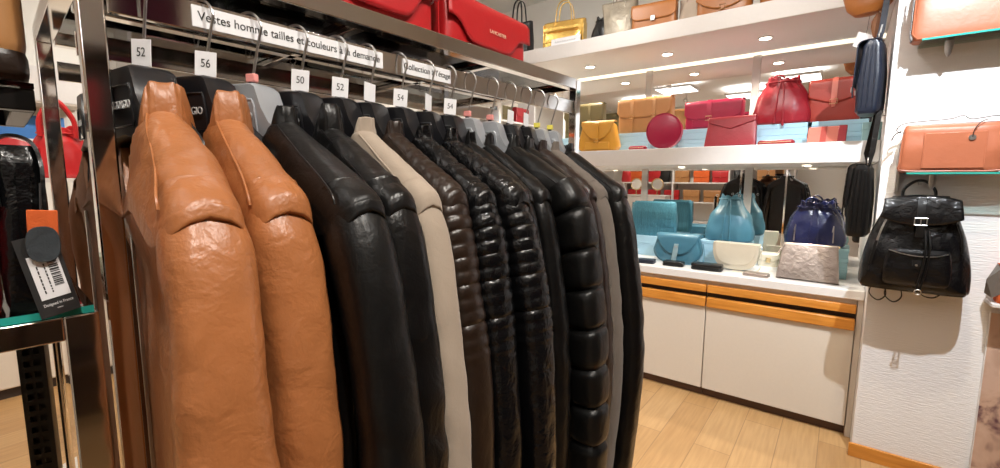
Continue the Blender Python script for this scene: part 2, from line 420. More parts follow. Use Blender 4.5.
# ------------------------------------------------------------------ double clothes rack
RA = R(3.64); RX, RY, RZ = -.6485, .1270, 1.696        # near front post; rail height
Mr = Matrix.Translation((RX, RY, 0)) @ Matrix.Rotation(-RA, 4, 'Z')
def RW(x, y, z): return Mr @ Vector((x, y, z))
RL, RD = .965, .52
rack = empty('clothes_rack', (RX, RY, 0), -RA, 'double chrome clothes rack crammed with leather jackets', 'clothes rack')
for x in (0, -RD):
    for y in (0, RL):
        B(x-.011, x+.011, y-.011, y+.011, 0, 1.769).build('post', 'chrome', rack, bevel=.002)
for x in (0, -.26, -RD):
    B(x-.004, x+.004, .015, RL-.015, RZ-.017, RZ+.017).build('hanging_rail', 'chrome', rack, bevel=.001)
    B(x-.012, x+.012, .015, RL-.015, 1.741, 1.768).build('top_rail', 'chrome', rack, bevel=.0015)
    B(x-.012, x+.012, .015, RL-.015, .10, .13).build('bottom_rail', 'chrome', rack, bevel=.0015)
for y in (0, RL):
    B(-RD+.015, -.015, y-.012, y+.012, 1.741, 1.768).build('end_bar', 'chrome', rack, bevel=.0015)
    B(-RD+.015, -.015, y-.012, y+.012, .10, .13).build('end_bar', 'chrome', rack, bevel=.0015)
for y in (.33, .64):
    B(-RD+.012, -.012, y-.008, y+.008, 1.741, 1.752).build('cross_bar', 'chrome', rack, bevel=.0015)
B(-RD+.013, -.013, .016, RL-.016, 1.7525, 1.7585).build('glass_shelf', 'pane', rack, label='clear glass top shelf')
GZ = 1.769

def sign(y0, y1, s, size, label):
    e = empty('rail_sign', RW(.0055, (y0+y1)/2, RZ), -RA, label, 'sign', 'printed paper strips on the rail')
    B(-.0006, .0006, -(y1-y0)/2, (y1-y0)/2, -.0125, .0125).build('paper_strip', 'paper', e)
    text(s, 'lettering', size, 'ink', e, (.0009, 0, .0005), (R(90), 0, R(90)), fit=(y1-y0)*.955)
    return e
sign(.092, .360, 'Vestes homme tailles et couleurs à la demande', .0152, 'long white paper strip lettered Vestes homme on the chrome rail')
sign(.400, .512, "Collection à l'étage", .0142, 'short white paper strip lettered Collection on the chrome rail')

# ------------------------------------------------------------------ hangers
def hanger_outline():
    h = [(0, -.072), (.020, -.072), (.0255, -.076), (.034, -.104), (.044, -.124), (.056, -.137), (.070, -.149), (.078, -.158), (.079, -.165), (.074, -.170), (.064, -.168), (.054, -.163), (.040, -.156), (0, -.150)]
    return h + [(-x, z) for x, z in reversed(h[1:-1])]
def make_hanger(col, label, clip=None):
    e = empty('coat_hanger', (0, 0, 0), 0, label, 'hanger')
    o = hanger_outline(); rs = []
    for y, s in ((-.022, .93), (-.018, .985), (-.010, 1), (.010, 1), (.018, .985), (.022, .93)):
        ring = []
        for x, z in o:
            q = min(1, max(0, (abs(x)-.042)/.04)); yy = y*(1-.42*q)+.010*q
            ring.append(Vector((x*(.96+.04*s), yy, -.11+(z+.11)*s)))
        rs.append(ring)
    MB().rings(rs).build('body', col, e, ang=50)
    # moulded badge frame and lettering on the front
    fr = [(.0245*cx, zz) for cx, zz in ((-1.1, -.134), (-1, -.138), (1, -.138), (1.1, -.134), (.95, -.100), (.85, -.094), (-.85, -.094), (-.95, -.100))]
    MB().tube([(x, -.0222, z) for x, z in fr], .0013, 6, closed=True).build('badge_frame', col, e)
    text('GIORGIO', 'lettering', .0125, 'silverprint', e, (0, -.0226, -.115), (R(90), 0, 0), .0005, fit=.041)
    r = .0212
    path = [(0, 0, -.062), (0, 0, -.035)] + [(r*cos(a), 0, r*sin(a)) for a in [R(-62+i*12) for i in range(22)]]
    path = [Vector((.001, 0, -.074)), Vector((.0075, 0, -.048)), Vector((.0155, 0, -.019))] + [Vector(p) for p in path[7:]]
    MB().tube(smoothpath(path, 3), .0017, 8).build('hook', 'brushed', e)
    MB().disc((.002, 0, -.074), .0042, .012).build('ferrule', 'blackplastic', e)
    return e
def size_tag(h, s, rz, w=.0235, ht=.029, z=-.041):
    t = B(-w/2, w/2, -.0004, .0004, -ht, 0).build('size_tag', 'paper', h, loc=(.010, -.003, z), rot=(0, R(4), rz), label='white paper size tag')
    if s: text(s, 'handwriting', .014, 'ink', t, (0, -.0007, -ht*.5), (R(90), 0, 0), .0001, sx=.8)
def clip(h, mat, lab):
    B(-.0075, .0075, -.004, .004, -.0055, .0055).build('size_clip', mat, h, loc=(.0025, 0, -.062), bevel=.0015, label=lab)

# ------------------------------------------------------------------ jackets
def pw(x, p): return abs(x)**p
def jacket_parts(e, mat, ry=.028, b=.027, quilt=None, seed=0, sh=None, crease=1.0, collar='stand', lapel=None):
    so = Vector((seed*7.31, seed*3.17, seed*1.7))
    s_ = sh or ry*1.10
    s_ = sh or ry*1.10
    BK = [(-.118, .062, b*.80, 2.4), (-.129, .086, b*.84, 2.4), (-.147, .120, s_*.74, 2.6), (-.167, .155, s_*.78, 3), (-.184, .186, s_*.83, 3.6), (-.197, .210, s_*.91, 4.2), (-.207, .226, s_*.98, 4.8), (-.214, .2325, s_*1.0, 5), (-.221, .2355, s_*1.0, 5), (-.227, .236, s_*1.0, 5), (-.231, .229, s_*.93, 4.6), (-.250, .214, s_*.86, 3),
          (-.30, .207, b*.9, 2.6), (-.44, .203, b, 2.6), (-.64, .203, b, 2.6), (-.86, .213, b*1.05, 2.6)]
    VD, VW = .115, .060
    def vneck(x, y, z):          # the front falls open in a V below the neck
        if y < -.004 and abs(x) < VW: return min(z, -.126-VD*(1-abs(x)/VW))
        return z
    def fn(x, y, z, th, t):
        p = Vector((x, y, z))
        d = noise.noise(Vector((x*11, y*9, z*3.2))+so)*.0034*crease
        d += noise.noise(Vector((x*30, y*16, z*9))+so)*.0020*crease
        if z > -.24: d += noise.noise(Vector((x*34, y*20, z*34))+so)*.0016*crease
        if quilt in ('rib', 'grid') and z > -.26:
            u = sqrt(max(0, (abs(x)-.06)**2+(z+.12)**2))
            d += .0036*pw(sin(pi*u/.0205), .55)-.0018
            if quilt == 'grid': d *= .5+.5*pw(cos(pi*y/.026), .5)
        if quilt == 'puff':
            d += .0055*pw(sin(pi*(z+.2)/.074), .32)-.003
        k = 1 + d/max(.02, sqrt(x*x*.05+y*y)+.012)
        zz = z+(d*.8 if -.215 < z < -.12 else 0)
        wz = max(0, 1-abs(z+.227)/.05)
        if abs(x) > .12: zz -= .034*min(1.2, abs(y)/s_)**2.2*wz*min(1, (abs(x)-.12)/.06)
        return x*(1+d*.4/.2), y*k, vneck(x, y, zz)
    m = 112 if quilt else 88
    seg = 96 if quilt in ('rib', 'grid') else 64
    MB().sup(BK, seg, m, False, False, fn).build('body', mat, e)
    MB().sup([(z-.004, a*.955, bb*.84, ex) for z, a, bb, ex in BK], 48, 26, False, False, lambda x, y, z, th, t: (x, y, vneck(x, y, z))).build('lining', 'lining', e, label='dark lining')
    # sleeves
    for s in (1, -1):
        path = smoothpath([(.180, 0, -.210), (.203, 0, -.241), (.225, 0, -.296), (.243, -.001, -.37), (.262, -.002, -.48), (.275, -.005, -.64), (.268, -.010, -.80), (.256, -.014, -.91)], 30 if quilt else 14)
        n = len(path); rs = []; arc_s = 0
        for i, p in enumerate(path):
            T = (path[min(i+1, n-1)]-path[max(i-1, 0)]).normalized(); N = Vector((-T.z, 0, T.x))
            if i: arc_s += (path[i]-path[i-1]).length
            t = i/(n-1)
            rx = .006*(1-t)**4 + .0335 - .004*t; ryy = ry*(1.05-.10*t)
            if t < .26: q_ = t/.26; q_ = q_*q_*(3-2*q_); rx *= .74+.26*q_; ryy *= .75+.25*q_
            ring = []
            S = 36
            for k in range(S):
                th = 2*pi*k/S; C, Sn = cos(th), sin(th)
                ex_ = 3.2 if quilt == 'puff' else 2.6
                x = rx*math.copysign(abs(C)**(2/ex_), C); y = ryy*math.copysign(abs(Sn)**(2/ex_), Sn)
                q = p + N*x + Vector((0, y, 0))
                d = noise.noise(Vector((q.x*13*s, q.y*18, q.z*4.2))+so*1.3)*.0060*crease
                d += noise.noise(Vector((q.x*30*s, q.y*30, q.z*26))+so*2.1)*.0016*crease
                el = math.exp(-((arc_s-.33)/.10)**2)
                d += (0 if quilt else el)*.0014*crease*sin(q.z*95+q.y*50+3*noise.noise(q*9+so))
                if quilt in ('rib', 'grid') and arc_s < .245:
                    d += .0034*pw(sin(pi*arc_s/.0185), .45)-.002
                elif quilt in ('rib', 'grid') and arc_s < .252: d += .0012
                if quilt == 'grid' and arc_s < .11: d *= .7+.5*pw(cos(pi*y/.026), .5)
                if quilt == 'puff':
                    qd = .5-abs(((arc_s+.02)/.074) % 1-.5)
                    d += .0045*(1-math.exp(-(qd/.13)**2))-.0075*math.exp(-(qd/.045)**2)
                f = 1+d/max(.012, sqrt(x*x+y*y))
                q = p + N*(x*f) + Vector((0, y*f, 0))
                ring.append(Vector((q.x*s, q.y, q.z)))
            rs.append(ring if s > 0 else list(reversed(ring)))
        sl = MB().rings(rs, False, False).build('sleeve', mat, e)
        ring = [(v-Vector((path[-1].x*s, path[-1].y, path[-1].z)))*.93+Vector((path[-1].x*s, path[-1].y, path[-1].z+.004)) for v in rs[-1]]
        MB().tube(ring, .003, 6, closed=True).build('cuff_edge', mat, sl)
    for s in (1, -1):            # yoke seam running from the neck to the armhole
        pts = []
        for (z, a, bb, ex) in BK[1:9]:
            th = R(-38); x = a*abs(cos(th))**(2/ex); y = -bb*abs(sin(th))**(2/ex)
            pts.append((s*x*1.002, y*1.01, z))
        MB().tube(smoothpath(pts, 4), .0014, 6).build('yoke_seam', mat, e)
    # collar: follows the V at the front and stands up round the neck
    rs = []
    n = 72
    fold = collar == 'fold'
    for i in range(n+1):
        th = R(-48)+R(276)*i/n; u = abs(i/n*2-1); end = max(0, (u-.80)/.20)
        x0, y0 = .068*math.copysign(abs(cos(th))**.62, cos(th)), b*.80*math.copysign(abs(sin(th))**.62, sin(th))
        hgt = (.041 if fold else .031)*(1-.55*end**1.6)
        out = Vector((cos(th), .6*sin(th), 0)).normalized()
        w1 = .0035*noise.noise(Vector((cos(th)*5, sin(th)*4, 1))+so)*crease
        zb = -.134-.020*end
        if fold: prof = [(.019, zb-.018), (.018, zb-.006), (.012, zb+hgt*.55), (.006, zb+hgt*.93), (.002, zb+hgt), (-.003, zb+hgt*.95), (-.006, zb+hgt*.5), (-.004, zb-.006)]
        else: prof = [(.010, zb-.006), (.006, zb+.010), (.003, zb+hgt*.6), (.003, zb+hgt*.95), (.0005, zb+hgt), (-.003, zb+hgt*.95), (-.006, zb+hgt*.5), (-.004, zb-.006)]
        prof = [(o*.62, z) for o, z in prof]
        ring = []
        for j, (o, z) in enumerate(prof):
            if quilt in ('rib', 'grid') and j in (1, 2): o += .0014*sin(th*26)
            o += .0028*noise.noise(Vector((cos(th)*10, sin(th)*8, z*70))+so)*crease
            ring.append(Vector((x0, y0, z+w1))+out*(o+w1))
        rs.append(ring)
    MB().rings(rs).build('collar', mat, e)
    zl = [(-.002, -b*1.02-.002, -.245-.0270*i) for i in range(23)]
    MB().ribbon(zl, (1, 0, 0), .010, .003).build('zip', 'brushed', e, label='metal front zip')
def make_jacket(label, pos, rz, **k):
    e = empty('jacket', pos, -RA+rz, label, 'jacket')
    jacket_parts(e, **k); return e
LY = [.045, .105, .160, .222, .283, .335, .395, .455, .510, .563, .630, .690, .745, .797, .852]
JK = [
 ('smooth tan leather jacket beside the near chrome post, first on the rack', dict(mat='tan', ry=.0355, sh=.0385, b=.026, seed=1, crease=1.2, collar='fold')),
 ('tan leather jacket behind the first tan one, second on the rack', dict(mat='tan', ry=.033, b=.028, seed=2, crease=1.2, collar='fold')),
 ('plain smooth black leather jacket next to the second tan jacket', dict(mat='black_satin', ry=.032, seed=3, crease=.6)),
 ('black leather jacket with crinkled collar right before the beige suede one', dict(mat='black', ry=.030, seed=4, crease=1.1, collar='fold')),
 ('beige suede jacket in the row of black leather', dict(mat='beige', ry=.028, seed=5, crease=.7)),
 ('dark brown jacket with ribbed quilted sleeves beside the beige suede one', dict(mat='dkbrown', ry=.028, seed=6, quilt='grid')),
 ('black jacket with quilted shoulders right after the dark brown quilted one', dict(mat='black_gloss', ry=.028, seed=7, quilt='grid')),
 ('glossy black biker jacket with deep ribs on shoulder and upper sleeve', dict(mat='black_gloss', ry=.029, seed=8, quilt='rib')),
 ('thin black jacket mostly hidden right behind the deep ribbed biker jacket', dict(mat='black', ry=.024, b=.021, seed=9)),
 ('thin black jacket on silver hanger hidden just before the puffer jacket', dict(mat='black', ry=.024, b=.021, seed=10)),
 ('black leather puffer jacket with wide horizontal baffles', dict(mat='black_satin', ry=.033, b=.028, seed=11, quilt='puff')),
 ('plain black leather jacket directly behind the puffer jacket', dict(mat='black', ry=.027, seed=12)),
 ('espresso brown leather jacket just before the grey suede one', dict(mat='espresso', ry=.026, seed=13)),
 ('grey suede jacket near the far end of the rack', dict(mat='greysuede', ry=.027, seed=14, crease=.8)),
 ('last black leather jacket at the far end beside the chrome post', dict(mat='black', ry=.030, seed=15, crease=.8)),
]
XS = [1.0, .885, 1.04, .96, .89, .86, .89, .94, .82, .82, .93, .84, .78, .78, .85]
HC = 'bbgbbbbbbggbbgg'
TAGS = ['52', '56', 'P', '50', '52', '', '54', '', '54', 'P', 'P', '', '', 'Y', 'Y']
TRZ = [25, 28, 0, 30, 35, 80, 38, 85, 40, 0, 0, 78, 80, 0, 0]
HL = ['black hanger behind the chrome post with size tag 52', 'black hanger with size tag 56 in the second tan jacket', 'silver grey hanger with pink clip beside the second tan jacket',
      'black hanger with size tag 50 beside the nearest silver hanger', 'black hanger with size tag 52 in the beige suede jacket', 'black hanger with sideways tag in the dark brown quilted jacket',
      'black hanger with size tag 54 in the black jacket with quilted shoulders', 'black hanger with bright white lettering in the ribbed biker jacket', 'black hanger with size tag 54 right before the pink clipped pair',
      'silver hanger with pink clip, nearer of the middle pair', 'silver hanger with pink clip in the black puffer jacket', 'black hanger with sideways tag right behind the puffer jacket',
      'black hanger with sideways tag in the espresso brown jacket', 'silver hanger with yellow clip in the grey suede jacket', 'silver hanger with yellow clip at the far end of the rack']
jackets = []
for i, (lab, kw) in enumerate(JK):
    rz = [-R(3.5), R(0), R(2), R(1), 0, R(1), R(-1), R(1), 0, 0, R(2), 0, R(1), 0, R(2)][i]
    p = RW(0, LY[i], RZ)
    j = make_jacket(lab, RW(0, LY[i]+(.009 if i else .002)-(.005 if i == 1 else 0), RZ), rz, **kw); j.scale = (XS[i], 1, 1); j['group'] = 'leather jackets on the front rail'; jackets.append(j)
    h = make_hanger('blackplastic' if HC[i] == 'b' else 'greyplastic', HL[i]); h.location = RW(0, LY[i]-.004, RZ); h.rotation_euler[2] = -RA+rz+R([14, 26, 24, 23, 26, 20, 24, 27, 20, 20, 20, 18, 20, 20, 20][i])
    h['group'] = 'hangers on the front rail'
    t = TAGS[i]
    if t == 'P': clip(h, 'pink', 'pink size clip')
    elif t == 'Y': clip(h, 'yellowclip', 'yellow size clip')
    else: size_tag(h, t, R(TRZ[i]))
# rear rail: black jackets seen only past the front row and in the mirrors
hb = None
for i in range(7):
    p = RW(-RD, .24+.105*i, RZ)
    dup(jackets[[2, 3, 11, 14][i % 4]], p, -RA+pi+R(rnd.uniform(-3, 3)), 'black leather jacket on the rear rail, mostly hidden by the front row', 'black jackets on the rear rail')
    if hb is None:
        hb = make_hanger('blackplastic', 'x')
    h = hb if i == 0 else copy_tree(hb)
    h.location = p; h.rotation_euler[2] = -RA+pi; h['label'] = 'black hanger on the rear rail, only its hook clearly visible'; h['group'] = 'hangers on the rear rail'

# near end of the rear rail: black jacket on a wooden hanger, brown suede jacket in front of it
def wood_hanger(p, rz, label):
    e = empty('wooden_hanger', p, rz, label, 'hanger')
    up = [(0, -.050), (.018, -.052), (.03, -.075), (.09, -.120), (.17, -.165), (.195, -.195), (.185, -.203), (.09, -.150), (.03, -.118), (0, -.112)]
    o = up+[(-x, z) for x, z in reversed(up[1:-1])]
    MB().prism(o, -.011, .011).build('body', 'lightwood', e, bevel=.004)
    MB().tube(smoothpath([(.003, 0, -.052), (.004, 0, -.03), (.012, 0, -.018), (.021, 0, 0), (.0, 0, .021), (-.021, 0, 0), (-.018, 0, -.008)], 5), .0017, 8).build('hook', 'blackmetal', e)
    return e
pA = RW(-RD, .080, RZ)
wood_hanger(pA, -RA, 'pale wooden hanger with dark hook behind the chrome post').scale = (.7, 1, 1)
jb = make_jacket('black jacket on the wooden hanger behind the chrome post', pA, 0, mat='black', seed=21, b=.027, ry=.03); jb.scale = (.72, 1, 1)
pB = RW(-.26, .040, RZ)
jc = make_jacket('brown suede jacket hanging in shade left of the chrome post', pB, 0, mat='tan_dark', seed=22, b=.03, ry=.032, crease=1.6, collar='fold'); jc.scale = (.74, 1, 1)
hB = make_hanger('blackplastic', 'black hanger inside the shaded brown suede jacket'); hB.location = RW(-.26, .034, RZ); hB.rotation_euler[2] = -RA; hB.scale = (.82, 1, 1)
# ------------------------------------------------------------------ bags
def flap_mesh(w, d, h, Lfun, n=24, m=20, bulge=.006, x_in=1.0):
    """leather flap: starts on the back of the top, rolls over and falls down the front"""
    P = [Vector((0, d*.30, h+.003)), Vector((0, -d*.30, h+.005)), Vector((0, -d*.46, h-.001)), Vector((0, -d*.52-bulge*.6, h-.014)), Vector((0, -d*.52-bulge, h*.6)), Vector((0, -d*.52-bulge*1.2, 0)), Vector((0, -d*.52-bulge*1.2, -h))]
    seg = [(P[i+1]-P[i]).length for i in range(len(P)-1)]; T0 = sum(seg[:2])
    def at(s):
        for i, L in enumerate(seg):
            if s <= L or i == len(seg)-1: return P[i]+(P[i+1]-P[i])*(s/L)
            s -= L
    g = MB(); vs = []
    for i in range(n+1):
        u = i/n*2-1
        for j in range(m+1):
            s = j/m*(T0+Lfun(u)); p = at(s)
            vs.append(Vector((u*w/2*x_in, p.y, p.z)))
    fs = [(i*(m+1)+j, i*(m+1)+j+1, (i+1)*(m+1)+j+1, (i+1)*(m+1)+j) for i in range(n) for j in range(m)]
    return g.add(vs, fs)
def pillow(out, d, ys=((.5, .86), (.46, .93), (.34, .985), (.15, 1), (-.15, 1), (-.34, .985), (-.46, .93), (-.5, .86)), zc=.1):
    return MB().rings([[Vector((x*s, y*d, zc+(z-zc)*s)) for x, z in out] for y, s in ys])
def rounded(w, h, rb, rt, tw=1.0, n=8):
    """outline with big round bottom corners rb and top corners rt, narrower by tw at the top"""
    P = []
    P += [(x, z) for x, z in arc(w/2-rb, rb, rb, -pi/2, 0, n)]
    P += [(x, z) for x, z in arc(w/2*tw-rt, h-rt, rt, 0, pi/2, n)]
    P += [(x, z) for x, z in arc(-w/2*tw+rt, h-rt, rt, pi/2, pi, n)]
    P += [(x, z) for x, z in arc(-w/2+rb, rb, rb, pi, 3*pi/2, n)]
    return P
def buckle(e, x, y, z, w=.018, h=.016, mat='brass', parent=None):
    t = .002
    MB().tube([(x-w/2, y, z-h/2), (x+w/2, y, z-h/2), (x+w/2, y, z+h/2), (x-w/2, y, z+h/2)], t, 6, closed=True).build('buckle', mat, parent or e)
def satchel(label, loc, rz, w, h, d, mat, flap=.62, round_=3, straps=(0,), strap_w=.02, strap_len=.8, strap_mat=None, handle=False, clasp=None, name='satchel', cat='bag', group=None, rx=0, taper=.0, pocket=False, shape=None, sq=8):
    e = empty(name, loc, rz, label, cat, group, rx=rx)
    MB().sup([(0, w/2*.97, d/2*.90, sq), (.012, w/2, d/2, sq), (h*.5, w/2*(1-taper*.5), d/2*1.03, sq), (h-.01, w/2*(1-taper), d/2*.94, sq), (h, w/2*(1-taper)*.97, d/2*.85, sq)], 56, 20).build('body', mat, e, bevel=0)
    L = h*flap
    f = (lambda u: L*(1-.30*abs(u)**round_)) if shape is None else (lambda u: L*shape(u))
    fl = flap_mesh(w*(1-taper)*1.015, d, h, f).build('flap', mat, e, solid=.004)
    y = -d*.52-.011
    for i, sx in enumerate(straps):
        xx = sx*w/2
        sm = strap_mat or mat
        s = MB().ribbon([(xx, -d*.40, h+.007), (xx, -d*.50, h+.001), (xx, y-.001, h-.02), (xx, y-.001, h*.5), (xx, y+.001, h*(1-strap_len))], (1, 0, 0), [strap_w, strap_w, strap_w, strap_w, strap_w*.6], .004).build('strap', sm, e)
        buckle(e, xx, y-.003, h*(1-flap)+.012, strap_w*1.3, strap_w*.9, parent=s)
    if pocket:
        B(-w*.36, w*.36, -d*.52-.006, -d*.48, h*.06, h*.36).build('front_pocket', mat, e, bevel=.006)
    if handle:
        MB().tube(smoothpath([(-w*.14, 0, h), (-w*.13, 0, h+.022), (0, 0, h+.036), (w*.13, 0, h+.022), (w*.14, 0, h)], 6), .006, 8).build('handle', mat, e)
    if clasp:
        B(-.016, .016, y-.004, y+.004, h*(1-flap)-.010, h*(1-flap)+.026).build('clasp', clasp, e, bevel=.002, label='bright metal clasp')
    return e
def envelope(label, loc, rz, w, h, d, mat, rx, name='clutch_bag', vflap=True, top=.93, group=None, fold=.42):
    e = empty(name, loc, rz, label, 'bag', group, rx=rx)
    MB().sup([(0, w/2, d*.15, 10), (.006, w/2, d*.5, 10), (h*.5, w/2*(1+top)/2, d*.5, 10), (h-.01, w/2*top, d*.35, 10), (h, w/2*top, d*.12, 10)], 56, 16).build('body', mat, e)
    if vflap: flap_mesh(w*top, d*.9, h, lambda u: h*fold*(1-.62*abs(u)), bulge=.003).build('flap', mat, e, solid=.003)
    return e
def bucket(label, loc, rz, w, h, d, mat, name='drawstring_bag', pleats=9, cords=2, cinch=.42, flare=.5, group=None, top_handle=False, cordmat=None, pockets=False, waist=.82):
    e = empty(name, loc, rz, label, 'bag', group)
    def fn(x, y, z, th, t):
        q = max(0, (t-.35)/.65)
        k = 1+(.16*q*(1-.35*q))*(abs(cos(pleats*.5*th+.6))**.7-.6)+.05*q*sin(3*th+1)+.05*noise.noise(Vector((x*14, y*14, z*12)))
        zz = z + (.006*q*q*cos(pleats*th+1.2)+.010*q*sin(th*2+.5) if t > .6 else 0)
        return x*k, y*k, zz
    MB().sup([(0, w*.44, d*.44, 3), (.012, w*.49, d*.49, 3), (h*.25, w*.5, d*.52, 2.8), (h*.55, w*(.33+.19*cinch), d*(.36+.18*cinch), 2.4), (h*(waist-.12), w*cinch*.62, d*cinch*.66, 2.1), (h*waist, w*cinch*.50, d*cinch*.55, 2), (h*(waist+.05), w*cinch*.47, d*cinch*.52, 2), (h, w*cinch*.44, d*cinch*.50, 2)], 96, 44, True, False, fn).build('body', mat, e, solid=.004)
    cm = cordmat or mat; zc = h*(waist+.05)
    MB().tube([(w*cinch*.53*cos(a), d*cinch*.60*sin(a), zc) for a in [2*pi*k/40 for k in range(40)]], .0045, 8, closed=True).build('drawstring', cm, e)
    for i in range(cords):
        x = (i-(cords-1)/2)*.03
        c = MB().tube(smoothpath([(x*.3, -d*cinch*.60, zc), (x, -d*.44, zc-.07), (x*1.3, -d*.56, h*.42), (x*1.6, -d*.575, h*.15-.02*i)], 6), .0042, 8).build('cord', cm, e)
        MB().tube([(x*1.6, -d*.575, h*.15-.02*i), (x*1.6, -d*.575, h*.15-.04-.02*i)], .008, 8).build('cord_end', cm, c)
    if top_handle:
        MB().tube(smoothpath([(-w*.20, d*.16, h*.90), (-w*.19, d*.12, h*1.02), (-w*.10, d*.08, h*1.10), (w*.0, d*.10, h*1.04), (w*.03, d*.14, h*.92)], 6), .006, 8).build('handle', mat, e)
    if pockets:
        for s in (-1, 1):
            z = MB().ribbon([(s*w*.30, -d*.50-.012, h*.50), (s*w*.31, -d*.52-.016, h*.25), (s*w*.31, -d*.5-.014, h*.12)], (1, 0, 0), .006, .003).build('pocket_zip', 'brushed', e, label='metal pocket zip')
            MB().tube([(s*w*.30, -d*.5-.018, h*.48), (s*w*.30-.004, -d*.52-.020, h*.36)], .003, 6).build('zip_pull', 'brushed', z)
    return e
def card_box(label, loc, rz, w, h, d, mat, group=None):
    e = empty('gift_box', loc, rz, label, 'box', group)
    B(-w/2, w/2, -d/2, d/2, 0, h*.68).build('base', mat, e, bevel=.002)
    B(-w/2-.003, w/2+.003, -d/2-.003, d/2+.003, h*.62, h).build('lid', mat, e, bevel=.002)
    return e
def wallet(label, loc, rz, w, h, d, mat, layers=2):
    e = empty('wallet', loc, rz, label, 'wallet')
    for i in range(layers):
        z0 = h*i/layers
        MB().sup([(z0, w/2-.003, d/2-.003, 8), (z0+h*.15, w/2, d/2, 8), (z0+h/layers-.002, w/2-.002*i, d/2-.002*i, 8), (z0+h/layers, w/2-.006, d/2-.006, 8)], 40, 8).build(['lower_half', 'upper_half'][i], mat, e)
    return e

SH, CT, UP = 1.7385, .8905, 2.5915
# --- boxes that raise the back row on the thick shelf
for i, (x, w, lab) in enumerate(((-1.40, .34, 'pale blue card boxes under the tan satchel'), (-.82, .38, 'pale blue card box under the crimson satchel'), (-.37, .36, 'pale blue card box under the red drawstring backpack'), (-.06, .30, 'pale blue card box under the brick red satchel'), (-1.87, .34, 'pale blue card box under the olive satchel'))):
    h = .15 if i != 4 else .14
    for k in range(2):
        card_box(lab.replace('boxes', 'box')+(', upper of two' if k else ', lower of two'), (x, 3.63, SH+k*h/2+.0004*k), 0, w, h/2-.0004, .24, 'bluebox', 'blue card boxes on the shelf')
Z2 = SH+.151
satchel('olive leather satchel behind the yellow bag', (-1.86, 3.66, SH+.1415), R(2), .36, .29, .10, 'olive', .55, 8, straps=(.35,), clasp=None)
satchel('wide tan leather satchel with one buckled strap', (-1.30, 3.61, Z2), R(-3), .43, .27, .11, 'camel', .56, 8, straps=(-.42, .42), strap_w=.026, strap_len=.95)
e = empty('backpack', (-1.585, 3.37, SH), R(8), 'yellow leather bag with rounded flap', 'bag')
pillow(rounded(.335, .235, .05, .05, .80), .12).build('body', 'yellow', e, ang=60)
flap_mesh(.262, .115, .235, lambda u: .150*(1-.80*abs(u)**2.4), bulge=.010).build('flap', 'yellow', e, solid=.005)
s = MB().ribbon([(0, -.050, .240), (0, -.078, .215), (0, -.082, .12), (0, -.078, .055)], (1, 0, 0), [.03, .03, .028, .02], .005).build('strap', 'yellow', e)
buckle(e, 0, -.085, .085, .034, .022, parent=s)
B(-.10, .10, -.072, -.056, .012, .075).build('front_pocket', 'yellow', e, bevel=.008)
satchel('glossy crimson satchel with buckle flap on blue box', (-.79, 3.61, Z2), R(-2), .385, .20, .11, 'crimson', .68, 6, straps=(-.12,), strap_w=.032, strap_len=.74, pocket=True, handle=False)
e = empty('round_bag', (-1.068, 3.36, SH+.131), R(6), 'round dark red leather bag standing on edge', 'bag')
rs = []
for y, r in ((-.040, .112), (-.046, .098), (-.047, .0), ):
    pass
prof = [(.040, .0), (.040, .108), (.034, .118), (.026, .1215), (-.026, .1215), (-.034, .118), (-.040, .108), (-.042, .0)]
MB().rings([[Vector((max(r, .001)*cos(2*pi*k/64), y, max(r, .001)*sin(2*pi*k/64)*1.04)) for k in range(64)] for y, r in prof]).build('body', 'crimson', e, ang=50)
for y in (-.036, .036):
    MB().tube([(.1195*cos(2*pi*k/64), y, .1195*1.04*sin(2*pi*k/64)) for k in range(64)], .003, 6, closed=True).build('piping', 'crimson', e)
MB().tube([(.123*cos(a), -.0, .123*1.04*sin(a)) for a in [R(20+i*5) for i in range(29)]], .0022, 6).build('zip', 'brass', e, label='thin brass zip')
e['category'] = 'bag'
envelope('red envelope clutch leaning at the shelf front', (-.628, 3.345, SH), R(-3), .315, .20, .05, 'cherry', R(-12))
bucket('large red drawstring backpack on blue box', (-.372, 3.60, Z2), 0, .335, .305, .19, 'cherry', 'drawstring_backpack', 11, 2, .58, .66, top_handle=True, waist=.86)
satchel('brick red flap satchel beside the white pillar', (-.085, 3.61, Z2), R(-4), .27, .265, .09, 'brick', .58, 6, straps=(.0,), strap_w=.03, strap_len=.66, strap_mat='coral', shape=lambda u: 1-.30*abs(u)**1.3)
def pouch(name, label, cat, loc, rz, w, d, h, mat):
    e = empty(name, loc, rz, label, cat)
    MB().sup([(0, w/2-.004, d/2-.004, 5), (h*.3, w/2, d/2, 5), (h*.8, w/2-.002, d/2-.002, 5), (h, w/2-.01, d/2-.01, 5)], 40, 10).build('body', mat, e)
    MB().tube([(-w/2+.012, -d/2-.0006, h*.55), (w/2-.012, -d/2-.0006, h*.55)], .0018, 6).build('zip', 'brass', e)
    return e
pouch('zip_pouch', 'small flat red pouch beside the round bag', 'pouch', (-1.262, 3.36, SH), R(8), .13, .08, .032, 'crimson')
pouch('zip_pouch', 'flat red pouch lying before the drawstring backpack', 'pouch', (-.36, 3.345, SH), R(-4), .20, .10, .030, 'cherry')
# striped notebook holder, leaning
e = empty('document_holder', (-.105, 3.36, SH), R(-3), 'red document holder with orange stripe leaning on blue box', 'document holder', rx=R(-28))
B(-.095, .095, -.012, .012, 0, .115).build('body', 'coral', e, bevel=.004)
B(-.03, .0, -.0145, -.0115, .002, .113).build('stripe', 'brick', e, label='darker red stripe')
B(.055, .0965, -.0145, .0135, -.001, .1165).build('spine', 'cherry', e, bevel=.003)
card_box('grey green card box at the shelf end by the white pillar', (.105, 3.42, SH), 0, .08, .11, .16, 'tealbox')

